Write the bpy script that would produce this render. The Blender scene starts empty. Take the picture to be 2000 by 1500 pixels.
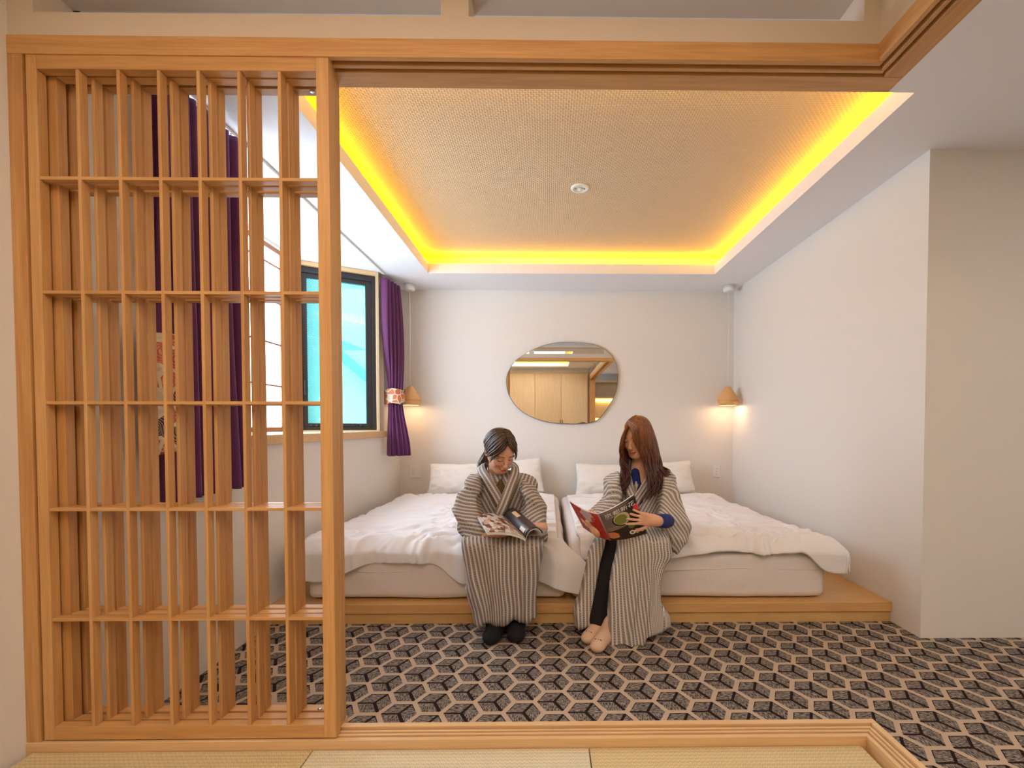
import bpy, bmesh, math, random
import numpy as np
from mathutils import Vector, Matrix, Euler
random.seed(7)
rng = np.random.RandomState(11)
S = bpy.context.scene
COL = S.collection
pi = math.pi

# ---------------------------------------------------------------- camera, world, lights, exposure
cam_d = bpy.data.cameras.new('camera'); cam = bpy.data.objects.new('camera', cam_d); COL.objects.link(cam)
cam_d.sensor_width = 36.0; cam_d.lens = 36.0*880/2000
cam_d.shift_x = -81/2000; cam_d.shift_y = 103/2000
cam_d.clip_start = 0.02
cam.location = (0, 0, 1.05)
cam.rotation_euler = (math.radians(90-1.4), 0, math.radians(-0.7))
S.camera = cam

w = bpy.data.worlds.new('overcast_sky'); S.world = w; w.use_nodes = True
w.node_tree.nodes['Background'].inputs[0].default_value = (0.86, 0.95, 1.0, 1)
w.node_tree.nodes['Background'].inputs[1].default_value = 6.0

def area(name, loc, rot, sx, sy, power, color):
    d = bpy.data.lights.new(name, 'AREA'); d.shape = 'RECTANGLE'; d.size = sx; d.size_y = sy
    d.energy = power; d.color = color
    o = bpy.data.objects.new(name, d); COL.objects.link(o); o.location = loc; o.rotation_euler = rot
    return o
# added fill lights for tatami room and hall (both behind or beside the camera, under their ceilings)
area('tatami_room_fill', (-0.35, -0.25, 2.553), (0, 0, 0), 1.4, 1.8, 29, (1.0, 0.925, 0.85))
area('hall_fill', (2.2, -0.2, 2.37), (0, 0, 0), 0.7, 2.6, 17, (1.0, 0.93, 0.88))

S.view_settings.view_transform = 'Standard'; S.view_settings.look = 'None'
S.view_settings.gamma = 1.0; S.view_settings.exposure = 0.18
S.view_settings.use_curve_mapping = False

# ---------------------------------------------------------------- node helpers
class NT:
    def __init__(s, name):
        s.m = bpy.data.materials.new(name); s.m.use_nodes = True
        s.t = s.m.node_tree; s.b = s.t.nodes['Principled BSDF']
        s.out = s.t.nodes['Material Output']
    def node(s, typ, **kw):
        n = s.t.nodes.new(typ)
        for k, v in kw.items(): setattr(n, k, v)
        return n
    def put(s, sock, v):
        if isinstance(v, E): v = v.s
        if isinstance(v, bpy.types.NodeSocket): s.t.links.new(v, sock)
        else: sock.default_value = v
    def math(s, op, a, b=0.0, c=None):
        n = s.node('ShaderNodeMath', operation=op); s.put(n.inputs[0], a); s.put(n.inputs[1], b)
        if c is not None: s.put(n.inputs[2], c)
        return E(s, n.outputs[0])
    def mix(s, f, a, b):
        n = s.node('ShaderNodeMix', data_type='RGBA'); s.put(n.inputs[0], f)
        for i, v in ((6, a), (7, b)):
            if isinstance(v, tuple) and len(v) == 3: v = v+(1,)
            s.put(n.inputs[i], v)
        return n.outputs[2]
    def coord(s, kind='Object'):
        return s.node('ShaderNodeTexCoord').outputs[kind]
    def xyz(s, vec):
        n = s.node('ShaderNodeSeparateXYZ'); s.t.links.new(vec, n.inputs[0])
        return [E(s, o) for o in n.outputs]
    def comb(s, x, y, z):
        n = s.node('ShaderNodeCombineXYZ')
        for i, v in enumerate((x, y, z)): s.put(n.inputs[i], v)
        return n.outputs[0]
    def mapping(s, vec, scale=(1, 1, 1), loc=(0, 0, 0), rot=(0, 0, 0)):
        n = s.node('ShaderNodeMapping'); s.t.links.new(vec, n.inputs[0])
        n.inputs['Scale'].default_value = scale; n.inputs['Location'].default_value = loc; n.inputs['Rotation'].default_value = rot
        return n.outputs[0]
    def noise(s, vec, scale=5, detail=3, rough=.5, dist=0):
        n = s.node('ShaderNodeTexNoise'); s.t.links.new(vec, n.inputs['Vector'])
        n.inputs['Scale'].default_value = scale; n.inputs['Detail'].default_value = detail
        n.inputs['Roughness'].default_value = rough; n.inputs['Distortion'].default_value = dist
        return E(s, n.outputs['Fac'])
    def ramp(s, f, stops, interp='LINEAR'):
        n = s.node('ShaderNodeValToRGB'); s.put(n.inputs[0], f); n.color_ramp.interpolation = interp
        els = n.color_ramp.elements
        while len(els) < len(stops): els.new(0.5)
        for e, (p, c) in zip(els, stops): e.position = p; e.color = c if len(c) == 4 else tuple(c)+(1,)
        return n.outputs[0]
    def bump(s, h, strength=.3, dist=.01):
        n = s.node('ShaderNodeBump'); n.inputs['Strength'].default_value = strength; n.inputs['Distance'].default_value = dist
        s.put(n.inputs['Height'], h); s.t.links.new(n.outputs[0], s.b.inputs['Normal'])
    def base(s, c, rough=.6, spec=None, metal=0):
        s.put(s.b.inputs['Base Color'], c+(1,) if isinstance(c, tuple) and len(c) == 3 else c)
        s.put(s.b.inputs['Roughness'], rough); s.b.inputs['Metallic'].default_value = metal
        if spec is not None: s.b.inputs['Specular IOR Level'].default_value = spec
        return s.m
class E:
    def __init__(s, nt, so): s.n = nt; s.s = so
    def __add__(a, b): return a.n.math('ADD', a, b)
    def __radd__(a, b): return a.n.math('ADD', b, a)
    def __sub__(a, b): return a.n.math('SUBTRACT', a, b)
    def __rsub__(a, b): return a.n.math('SUBTRACT', b, a)
    def __mul__(a, b): return a.n.math('MULTIPLY', a, b)
    __rmul__ = __mul__
    def __truediv__(a, b): return a.n.math('DIVIDE', a, b)
    def __lt__(a, b): return a.n.math('LESS_THAN', a, b)
    def __gt__(a, b): return a.n.math('GREATER_THAN', a, b)
    def abs(a): return a.n.math('ABSOLUTE', a)
    def fract(a): return a.n.math('FRACT', a)
    def floor(a): return a.n.math('FLOOR', a)
    def sin(a): return a.n.math('SINE', a)
    def max(a, b): return a.n.math('MAXIMUM', a, b)
    def min(a, b): return a.n.math('MINIMUM', a, b)

def srgb(r, g, b):
    f = lambda c: c/12.92 if c <= .04045 else ((c+.055)/1.055)**2.4
    return (f(r/255), f(g/255), f(b/255))

def plain(name, c, rough=.6, metal=0, spec=None, bumpy=0, bscale=60, vary=0.0):
    n = NT(name)
    n.base(c, rough, spec, metal)
    v = n.coord()
    if vary:
        k = n.noise(v, 3, 2)
        n.put(n.b.inputs['Base Color'], n.mix(k, tuple(x*(1-vary) for x in c), tuple(min(1, x*(1+vary)) for x in c)))
    if bumpy: n.bump(n.noise(v, bscale, 3), bumpy, .004)
    return n.m

def wood(name, axis, c0, c1, rough=.42, scale=1.0):
    n = NT(name); v = n.coord()
    sc = [26*scale]*3; sc['xyz'.index(axis)] = 1.3*scale
    g = n.noise(n.mapping(v, tuple(sc)), 2.2, 5, .62, .4)
    sc2 = [110*scale]*3; sc2['xyz'.index(axis)] = 3*scale
    f = n.noise(n.mapping(v, tuple(sc2)), 2, 3, .6)
    oi = n.node('ShaderNodeObjectInfo')
    k = g*.65 + f*.35 + (E(n, oi.outputs['Random'])*.16-.08)
    n.put(n.b.inputs['Base Color'], n.ramp(k, [(.30, c0), (.68, c1)]))
    n.b.inputs['Roughness'].default_value = rough
    n.bump(f, .12, .002)
    return n.m

def emis(name, c, st):
    n = NT(name); n.base((0, 0, 0), .8)
    n.b.inputs['Emission Color'].default_value = c+(1,); n.b.inputs['Emission Strength'].default_value = st
    return n.m

# ---------------------------------------------------------------- object helpers
def mk(name, me, m, parent=None, smooth=False):
    o = bpy.data.objects.new(name, me); COL.objects.link(o)
    if m is not None:
        ms = m if isinstance(m, (list, tuple)) else [m]
        for q in ms: me.materials.append(q)
    if parent is not None: o.parent = parent
    if smooth:
        me.polygons.foreach_set('use_smooth', [True]*len(me.polygons))
    return o
def tag(o, label=None, cat=None, group=None, kind=None):
    if label: o['label'] = label
    if cat: o['category'] = cat
    if group: o['group'] = group
    if kind: o['kind'] = kind
    return o
def empty(name, loc=(0, 0, 0), rotz=0, **kw):
    o = bpy.data.objects.new(name, None); COL.objects.link(o); o.location = loc; o.rotation_euler = (0, 0, rotz)
    o.empty_display_size = .05
    tag(o, **kw); return o
def bm_box(bm, x0, x1, y0, y1, z0, z1, mat=None):
    vs = [bm.verts.new(((x0, x1)[i & 1], (y0, y1)[(i >> 1) & 1], (z0, z1)[i >> 2])) for i in range(8)]
    if mat is not None:
        for v in vs: v.co = mat @ v.co
    for f in ((0, 2, 3, 1), (4, 5, 7, 6), (0, 1, 5, 4), (2, 6, 7, 3), (0, 4, 6, 2), (1, 3, 7, 5)):
        bm.faces.new([vs[i] for i in f])
def done(bm, name, m, parent=None, smooth=False, bevel=0, seg=2):
    if bevel: bmesh.ops.bevel(bm, geom=list(bm.edges), offset=bevel, segments=seg, affect='EDGES', profile=.5)
    bmesh.ops.recalc_face_normals(bm, faces=bm.faces)
    me = bpy.data.meshes.new(name); bm.to_mesh(me); bm.free()
    return mk(name, me, m, parent, smooth)
def box(name, x0, x1, y0, y1, z0, z1, m, parent=None, bevel=0, mat=None):
    bm = bmesh.new(); bm_box(bm, x0, x1, y0, y1, z0, z1, mat)
    return done(bm, name, m, parent, bevel=bevel)
def boxes(name, lst, m, parent=None, bevel=0):
    bm = bmesh.new()
    for b in lst: bm_box(bm, *b)
    return done(bm, name, m, parent, bevel=bevel)
def lathe(name, prof, m, parent=None, n=32, loc=(0, 0, 0), smooth=True, sub=0):
    """prof: list of (r, z)"""
    bm = bmesh.new(); rings = []
    for r, z in prof:
        if r < 1e-6: rings.append([bm.verts.new((loc[0], loc[1], loc[2]+z))])
        else: rings.append([bm.verts.new((loc[0]+r*math.cos(2*pi*k/n), loc[1]+r*math.sin(2*pi*k/n), loc[2]+z)) for k in range(n)])
    for a, b in zip(rings, rings[1:]):
        for k in range(n):
            k2 = (k+1) % n
            if len(a) == 1 and len(b) == 1: continue
            if len(a) == 1: bm.faces.new((a[0], b[k], b[k2]))
            elif len(b) == 1: bm.faces.new((a[k], a[k2], b[0]))
            else: bm.faces.new((a[k], a[k2], b[k2], b[k]))
    return done(bm, name, m, parent, smooth)
def tube(name, pts, r, m, parent=None, n=10, cap=True, smooth=True):
    """pts list of 3-vectors, r number or list"""
    bm = bmesh.new(); pts = [Vector(p) for p in pts]; rings = []
    rr = r if isinstance(r, (list, tuple, np.ndarray)) else [r]*len(pts)
    up = Vector((0, 0, 1))
    for i, p in enumerate(pts):
        d = (pts[min(i+1, len(pts)-1)]-pts[max(i-1, 0)]).normalized()
        a = d.cross(up)
        if a.length < .05: a = d.cross(Vector((0, 1, 0)))
        a.normalize(); b = d.cross(a)
        rings.append([bm.verts.new(p+(a*math.cos(2*pi*k/n)+b*math.sin(2*pi*k/n))*rr[i]) for k in range(n)])
    for a, b in zip(rings, rings[1:]):
        for k in range(n): bm.faces.new((a[k], a[(k+1) % n], b[(k+1) % n], b[k]))
    if cap:
        bm.faces.new(rings[0]); bm.faces.new(rings[-1])
    return done(bm, name, m, parent, smooth)
def grid_mesh(name, P, m, parent=None, closed_u=False, uv=None, thick=0, smooth=True, offset=-1):
    """P: array (nv, nu, 3). uv: array (nv, nu(+1), 2)"""
    P = np.asarray(P, float); nv, nu = P.shape[:2]
    me = bpy.data.meshes.new(name)
    nf = nu if closed_u else nu-1
    idx = np.arange(nv*nu).reshape(nv, nu)
    j = np.arange(nf); j2 = (j+1) % nu
    F = np.stack([idx[:-1][:, j], idx[:-1][:, j2], idx[1:][:, j2], idx[1:][:, j]], -1).reshape(-1, 4)
    me.from_pydata(P.reshape(-1, 3).tolist(), [], F.tolist())
    if uv is not None:
        uv = np.asarray(uv, float)
        jj2 = j+1 if (closed_u and uv.shape[1] == nu+1) else j2
        UV = np.stack([uv[:-1][:, j], uv[:-1][:, jj2], uv[1:][:, jj2], uv[1:][:, j]], 2).reshape(-1)
        l = me.uv_layers.new(name='UVMap'); l.data.foreach_set('uv', UV)
    me.update()
    o = mk(name, me, m, parent, smooth)
    if thick:
        md = o.modifiers.new('thickness', 'SOLIDIFY'); md.thickness = thick; md.offset = offset
    return o

# vectorised value noise
_perm = rng.rand(64, 64, 64)
def vnoise(x, y, z=0.0):
    x, y, z = np.broadcast_arrays(np.asarray(x, float), np.asarray(y, float), np.asarray(z, float))
    xi, yi, zi = np.floor(x).astype(int), np.floor(y).astype(int), np.floor(z).astype(int)
    fx, fy, fz = x-xi, y-yi, z-zi
    s = lambda t: t*t*(3-2*t)
    fx, fy, fz = s(fx), s(fy), s(fz)
    g = lambda a, b, c: _perm[(xi+a) & 63, (yi+b) & 63, (zi+c) & 63]
    l = lambda a, b, t: a+(b-a)*t
    return l(l(l(g(0,0,0), g(1,0,0), fx), l(g(0,1,0), g(1,1,0), fx), fy), l(l(g(0,0,1), g(1,0,1), fx), l(g(0,1,1), g(1,1,1), fx), fy), fz)*2-1
def fbm(x, y, z=0.0, o=3):
    r = 0; a = 1
    for i in range(o): r = r+a*vnoise(x*2**i+i*7.3, y*2**i+i*3.1, np.asarray(z)*2**i); a *= .5
    return r
def sstep(a, b, x):
    t = np.clip((x-a)/(b-a), 0, 1); return t*t*(3-2*t)
# ---------------------------------------------------------------- materials of the room
WHITE = plain('wall_plaster', srgb(232, 228, 222), .85, bumpy=.12, bscale=180)
CEILW = plain('ceiling_plaster', srgb(240, 239, 243), .9)
OAK0, OAK1 = srgb(184, 130, 74), srgb(216, 168, 108)
WZ = wood('oak_upright', 'z', OAK0, OAK1)
WX = wood('oak_along_x', 'x', OAK0, OAK1)
WY = wood('oak_along_y', 'y', OAK0, OAK1)
LZ = wood('pale_oak_upright', 'z', srgb(200, 174, 136), srgb(222, 200, 164), .5)
LX = wood('pale_oak_along_x', 'x', srgb(212, 172, 122), srgb(232, 198, 150), .45)
PX = wood('platform_oak', 'x', srgb(206, 156, 96), srgb(226, 180, 120), .38)
BLACK = plain('black_aluminium', srgb(40, 36, 38), .45)
PLASTIC = plain('white_plastic', srgb(236, 234, 230), .45)
DARKSLOT = plain('dark_slot', srgb(40, 32, 28), .8)

def carpet_mat():
    n = NT('hexagon_carpet'); v = n.coord()
    x, y, _ = n.xyz(v)
    s = 0.0757; cw, ch = 3*s, math.sqrt(3)*s; ap = ch/2
    x = x+HEXO[0]; y = y+HEXO[1]
    wob = n.noise(v, 160, 2)*.004-.002
    x = x+wob
    def cell(px, py):
        a = (px*(1/cw)).fract()*cw-cw/2; b = (py*(1/ch)).fract()*ch-ch/2
        return a, b
    ax, ay = cell(x, y); bx, by = cell(x+cw/2, y+ch/2)
    near = (ax*ax+ay*ay) < (bx*bx+by*by)
    gx = bx+near*(ax-bx); gy = by+near*(ay-by)
    d = (gy.abs()).max(gx.abs()*.8660+gy.abs()*.5)
    grout = d > (ap-.0092)
    rays = None
    for ang, hw in ((180, .0042), (60, .0052), (-60, .0062)):
        c_, s_ = math.cos(math.radians(ang)), math.sin(math.radians(ang))
        along = gx*c_+gy*s_; perp = (gx*(-s_)+gy*c_).abs()
        r = (along > -.004)*(perp < hw)
        rays = r if rays is None else rays.max(r)
    # thin dark rim along the upper edges of each hexagon
    rim = (d > (ap-.0125))*(gy > .02)
    dark = rays.max(rim)
    # woven hatching: short light and dark threads
    h1 = n.noise(n.mapping(v, (330, 60, 1)), 1, 1)
    h2 = n.noise(n.mapping(v, (60, 330, 1)), 1, 1)
    up = gy > (gx*.0)
    hh = h1+up*(h2-h1)
    fill = n.ramp(hh, [(.40, srgb(66, 58, 56)), (.60, srgb(160, 148, 136))])
    tan = n.mix(n.noise(v, 300, 2), srgb(178, 156, 134), srgb(214, 192, 168))
    col = n.mix(dark, fill, srgb(44, 32, 32)+(1,))
    col = n.mix(grout, col, tan)
    n.base((0, 0, 0), .95, .1); n.put(n.b.inputs['Base Color'], col)
    n.bump(n.noise(v, 420, 2)+grout*.5, .5, .004)
    return n.m
HEXO = (0.09, 0.08)
CARPET = carpet_mat()
def tatami_mat(nm='tatami_weave', ca=srgb(188, 166, 114), cb=srgb(236, 218, 172)):
    n = NT(nm); v = n.coord(); x, y, _ = n.xyz(v)
    a = (x*(2*pi/.014)).sin(); b = (y*(2*pi/.013)+a*1.2).sin()
    k = a*b*.5+.5
    oi = n.node('ShaderNodeObjectInfo')
    r = E(n, oi.outputs['Random'])
    nz = n.noise(n.mapping(v, (2, 60, 1)), 2, 3)
    c = n.mix(k*.55+nz*.4, ca, cb)
    n.base((0, 0, 0), .55); n.put(n.b.inputs['Base Color'], c); n.bump(k, .5, .004)
    return n.m
TATAMI = tatami_mat()
TATAMI2 = tatami_mat('tatami_weave_sheen', srgb(196, 184, 146), srgb(240, 232, 206))  # sheen of the turned weave painted in as a paler tone
def weave_ceiling():
    n = NT('woven_ceiling_paper'); v = n.coord(); x, y, _ = n.xyz(v)
    p = .0125
    u = x*(1/p); w_ = y*(1/p)
    par = ((u.floor()+w_.floor())*.5).fract()*2
    hu = (u*pi).sin().abs(); hv = (w_*pi).sin().abs()
    h = hu*par+hv*(1-par)
    n.base(srgb(224, 196, 162), .8, .2); n.bump(h, .7, .004)
    n.put(n.b.inputs['Base Color'], n.mix(h, srgb(212, 182, 146), srgb(230, 204, 172)))
    return n.m
WOVEN = weave_ceiling()

# ---------------------------------------------------------------- room shell (metres; bedroom floor z = 0)
XL, XR, YB, ZC = -1.465, 1.84, 4.46, 2.38
YP0, YP1 = 1.33, 1.45        # partition with the sliding lattice
XC0, XC1 = 0.965, 1.085      # its return towards the camera
ZT = 0.085                   # tatami level
def st(o): o['kind'] = 'structure'; return o
st(box('floor', -1.75, 3.3, -3.0, YB+.1, -.1, 0, CARPET))
st(box('wall_back', XL-.1, XR+.12, YB, YB+.12, 0, 2.7, WHITE))
# right wall: a thick block whose front face looks at the hall
st(box('wall_right', XR, 3.3, 2.18, YB, 0, 2.7, WHITE))
st(box('wall_hall', 3.2, 3.3, -3.0, 2.18, 0, 2.7, WHITE))
BY0, BY1, BZ = 1.80, 4.05, .95
st(boxes('wall_left', [(XL-.12, XL, YP1, BY0, 0, 2.7), (XL-.12, XL, BY1, YB, 0, 2.7), (XL-.12, XL, BY0, BY1, 0, BZ)], WHITE))
st(boxes('wall_bay', [(-2.16, -2.06, BY0-.1, 4.2, 0, 1.0), (-2.16, -2.06, BY0-.1, 4.2, 2.37, 2.7), (-2.06, XL-.12, BY0-.1, BY0, .6, 2.3799),
                      (-2.06, XL-.12, BY0, 4.2, 2.3815, 2.7), (-2.16, -2.06, BY0-.1, BY0, 1.0, 2.37)], WHITE))
st(box('wall_tatami_left', -1.70, -1.544, -1.75, YP1, 0, 2.7, WHITE))
st(box('wall_far', -1.75, 3.3, -3.1, -3.0, 0, 2.7, WHITE))
st(box('wall_tatami_back', -1.7, XC1, -1.76, -1.66, 0, 2.7, WHITE))

# ceilings: slab with two trays, lips, hidden troughs and upper panels
TR = (-1.045, 1.465, 1.815, 3.975)
T2 = (-1.15, 0.45, -1.25, 0.75)
XA, XB, YA, YZ = -2.0, 3.3, -3.1, YB
st(boxes('ceiling', [(XA, XB, TR[3], YZ, ZC, 2.465), (XA, TR[0], TR[2], TR[3], ZC, 2.465), (TR[1], XB, TR[2], TR[3], ZC, 2.465),
   (XA, XB, T2[3], TR[2], ZC, 2.465), (XA, T2[0], T2[2], T2[3], ZC, 2.465), (T2[1], XB, T2[2], T2[3], ZC, 2.465), (XA, XB, YA, T2[2], ZC, 2.465)], CEILW))
LED = emis('amber_led', (1.0, .54, .0), 16)
def tray(t, n1):
    x0, x1, y0, y1 = t; g = .11; z = 2.555
    c = st(box(n1, x0-g-.05, x1+g+.05, y0-g-.05, y1+g+.05, z, z+.05, WOVEN))
    st(boxes(n1+'_riser', [(x0-g-.02, x0-g, y0-g, y1+g, 2.465, z), (x1+g, x1+g+.02, y0-g, y1+g, 2.465, z),
                 (x0-g-.02, x1+g+.02, y0-g-.02, y0-g, 2.465, z), (x0-g-.02, x1+g+.02, y1+g, y1+g+.02, 2.465, z)], CEILW))
    return c
tray(TR, 'ceiling_tray'); tray(T2, 'ceiling_tatami_tray')
def leds(t, label, mat):
    x0, x1, y0, y1 = t; a, b, z0, z1 = .055, .085, 2.466, 2.482
    r = empty('led_strip_light', ((x0+x1)/2, (y0+y1)/2, z0), label=label, cat='light')
    cx, cy = (x0+x1)/2, (y0+y1)/2
    for (q0, q1, q2, q3) in ((x0-b, x0-a, y0-a, y1+a), (x1+a, x1+b, y0-a, y1+a), (x0-a, x1+a, y0-b, y0-a), (x0-a, x1+a, y1+a, y1+b)):
        box('led_strip', q0-cx, q1-cx, q2-cy, q3-cy, 0, z1-z0, mat, r)
leds(TR, 'amber LED strip hidden in the cove around the woven ceiling panel over the beds', LED)
leds(T2, 'LED strip hidden in the cove of the tatami room ceiling, seen in the mirror', LED)

# ---------------------------------------------------------------- tatami floor: mats laid on a raised deck
tf = empty('floor_tatami', (0, 0, 0), kind='structure')
box('deck', -1.544, XC0, -1.66, YP0, 0, ZT-.03, LX, tf)
for i in range(-1, 3):
    for j in range(4):
        x0 = .123-.823*(2-i)+.823; x1 = x0+.823
        y1 = YP0-.003-j*.823; y0 = y1-.823
        x0c, x1c = max(x0, -1.542), min(x1, XC0-.002); y0c = max(y0, -1.655)
        if x1c-x0c < .05 or y1-y0c < .05: continue
        o = box('tatami_mat', x0c+.0015, x1c-.0015, y0c+.0015, y1-.0015, ZT-.03, ZT, TATAMI2 if (j == 0 and abs(x1-.123) < .01) else TATAMI, tf, bevel=.003)

# ---------------------------------------------------------------- partition: header, transom, sill, jamb
ZH0, ZH1 = 2.112, 2.165
def runs(name_x, name_y, lst, mx, my, label_x=None):
    """nested L shaped boards: each (d0, d1, z0, z1) measured outwards from the room face"""
    a = empty(name_x, (0, 0, 0), kind='structure'); b = empty(name_y, (0, 0, 0), kind='structure')
    for nm, d0, d1, z0, z1 in lst:
        box(nm, -1.575 if z0 > 1 else -1.575, XC0+d1, YP0+d0, YP0+d1, z0, z1, mx, a, bevel=.0015)
        box(nm, XC0+d0, XC0+d1, -1.66, YP0+d0-.0005, z0, z1, my, b, bevel=.0015)
    return a, b
runs('trim_1', 'trim_2', [('face_board', 0, .016, ZH0, ZH1), ('track_floor', .016, .058, ZH0+.026, ZH1), ('track_rail', .031, .044, ZH0, ZH0+.026),
      ('back_board', .058, .12, ZH0, ZH1)], WX, WY)
runs('trim_3', 'trim_4', [('sill_edge', -.002, .012, ZT-.03, .112), ('track_floor', .012, .047, ZT-.03, .106), ('track_rail', .018, .026, .106, .114),
      ('track_rail', .033, .041, .106, .114), ('back_board', .047, .066, 0, .1205)], LX, wood('pale_oak_along_y', 'y', srgb(212, 172, 122), srgb(232, 198, 150), .45))
st(box('trim_8', -1.545, -.648, YP0+.0665, 1.442, 0, .114, LX))
pt = empty('wall_partition', (0, 0, 0), kind='structure')
HB = 2.232
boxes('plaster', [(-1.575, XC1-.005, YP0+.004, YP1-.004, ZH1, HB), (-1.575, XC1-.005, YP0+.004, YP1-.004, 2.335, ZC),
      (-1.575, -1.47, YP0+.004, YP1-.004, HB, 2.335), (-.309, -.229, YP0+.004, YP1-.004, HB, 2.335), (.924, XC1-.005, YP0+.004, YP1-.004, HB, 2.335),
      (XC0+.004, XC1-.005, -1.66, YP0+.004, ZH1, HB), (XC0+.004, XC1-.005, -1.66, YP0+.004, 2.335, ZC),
      (XC0+.004, XC1-.005, 1.20, YP0+.004, HB, 2.335), (XC0+.004, XC1-.005, -.20, -.12, HB, 2.335), (XC0+.004, XC1-.005, -1.66, -1.56, HB, 2.335)], plain('partition_plaster_dimmed', srgb(216, 202, 188), .85), pt)  # dimness of this band put into the colour: beige darker than the wall plaster
st(box('trim_5', -1.544, -1.502, YP0, YP1, ZT-.02, ZH0, WZ, bevel=.0015))
st(box('trim_6', XC0, XC1, -1.66, -1.50, 0, ZH0, WZ, bevel=.0015))
st(box('wall_partition_stub', -1.575, XL-.0, YP1, YP1+.012, 0, ZC, WHITE))

# lattice panels
def lattice(y0, y1, x0, x1, slats, label, sw=.036, lw=.030):
    r = empty('lattice_door', ((x0+x1)/2, (y0+y1)/2, .115), label=label, cat='sliding door', group='wooden lattice panels of the partition')
    cx, cy, cz = (x0+x1)/2, (y0+y1)/2, .115
    B = lambda nm, a, b, z0, z1, m, dy=0.0: box(nm, a-cx, b-cx, y0+dy-cy, y1-dy-cy, z0-cz, z1-cz, m, r, bevel=.0012)
    zt, zb = 2.073, .156
    B('stile', x0, x0+lw, .116, 2.130, WZ); B('stile', x1-sw, x1, .116, 2.130, WZ)
    B('top_rail', x0+lw, x1-sw, zt, 2.130, WX); B('bottom_rail', x0+lw, x1-sw, .116, zb, WX)
    t = .0048
    for s in slats: B('slat', s-t, s+t, zb, zt, WZ, .001)
    for z in (1.765, 1.438, 1.117, .803, .476):
        # crossbar runs between stiles, let into the slats
        B('crossbar', x0+lw, x1-sw, z-t, z+t, WX, .0015)
    return r
lattice(1.334, 1.361, -1.496, -.634, [-1.352, -1.236, -1.121, -1.008, -.892, -.776], 'foremost sliding lattice door of oak slats, left side of the opening, nearest the tatami')
lattice(1.367, 1.394, -1.492, -.640, [-1.340, -1.226, -1.113, -1.000, -.887, -.773], 'middle sliding lattice door of oak slats, close behind the foremost one', lw=.048)
l3 = lattice(1.404, 1.434, -1.492, -.648, [-1.344, -1.230, -1.117, -1.004, -.891, -.777], 'rearmost fixed oak lattice panel with small screw cups, facing the beds', lw=.054)
for z in (.160, 2.069):
    lathe('screw_cup', [(0, 0), (.006, 0), (.0075, .001), (.006, .0025), (0, .0025)], plain('chrome', (.7, .7, .72), .2, metal=1), l3, n=16,
          loc=(-.72+1.070, -.008, z-.115-(0.004 if z < 1 else .0)))

# ---------------------------------------------------------------- bay window on the left
st(box('trim_7', -2.05, XL+.025, BY0+.001, BY1-.001, BZ+.001, 1.003, LX, bevel=.003))
box_sh = empty('window_1', (-2.03, 2.75, 1.005), kind='structure')
PAPER = emis('backlit_shoji_paper', (.70, .84, 1.0), 7.8)
SH = wood('shoji_cedar', 'z', srgb(150, 84, 46), srgb(188, 116, 70))
SHY = wood('shoji_cedar_y', 'y', srgb(150, 84, 46), srgb(188, 116, 70))
ya, yb_, za, zb_ = BY0+.01, 3.685, 1.005, 2.355
def sbx(nm, x0, x1, y0, y1, z0, z1, m): return box(nm, x0+2.03, x1+2.03, y0-2.75, y1-2.75, z0-1.005, z1-1.005, m, box_sh)
mid = (ya+yb_)/2
for k, (p0, p1) in enumerate(((ya, mid+.02), (mid-.02, yb_))):
    xo = -2.03+k*.02
    sbx('frame_stile', xo-.011, xo+.011, p0, p0+.035, za, zb_, SH); sbx('frame_stile', xo-.011, xo+.011, p1-.035, p1, za, zb_, SH)
    sbx('frame_rail', xo-.011, xo+.011, p0+.035, p1-.035, za, za+.035, SHY); sbx('frame_rail', xo-.011, xo+.011, p0+.035, p1-.035, zb_-.035, zb_, SHY)
    sbx('paper', xo-.004, xo-.002, p0+.03, p1-.03, za+.03, zb_-.03, PAPER)
    nv = 3
    for q in range(1, nv+1):
        yy = p0+.035+(p1-p0-.07)*q/(nv+1); sbx('muntin', xo-.001, xo+.008, yy-.006, yy+.006, za+.035, zb_-.035, SH)
    for zz in (1.343, 1.65, 1.957, 2.22): sbx('muntin', xo-.0005, xo+.0075, p0+.035, p1-.035, zz-.006, zz+.006, SHY)
# oblique black window closing the bay
A = Vector((-2.035, 3.665, 0)); Bp = Vector((-1.475, 3.965, 0)); L = (Bp-A).length; ang = math.atan2(Bp.y-A.y, Bp.x-A.x)
w2 = empty('window_2', (A.x, A.y, 1.003), ang, kind='structure')
def wb(nm, x0, x1, y0, y1, z0, z1, m, bev=.002): return box(nm, x0, x1, y0, y1, z0-1.003, z1-1.003, m, w2, bevel=bev)
wb('casing', 0, .022, -.02, .10, 1.003, 2.378, LZ); wb('casing', L-.022, L, -.02, .10, 1.003, 2.378, LZ)
wb('casing', .022, L-.022, -.02, .10, 2.345, 2.378, LX); wb('casing', .022, L-.022, -.02, .10, 1.003, 1.012, LX)
x0, x1, z0, z1 = .022, L-.022, 1.012, 2.345
for (a, b, c, d) in ((x0, x0+.03, z0, z1), (x1-.03, x1, z0, z1), (x0+.03, x1-.03, z0, z0+.028), (x0+.03, x1-.03, z1-.05, z1)):
    wb('frame_bar', a, b, .01, .075, c, d, BLACK)
x0 += .03; x1 -= .03; z0 += .028; z1 -= .05
for (a, b, c, d) in ((x0, x0+.036, z0, z1), (x1-.050, x1, z0, z1), (x0+.036, x1-.050, z0, z0+.030), (x0+.036, x1-.050, z1-.034, z1)):
    wb('sash_bar', a, b, .022, .06, c, d, BLACK)
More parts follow.
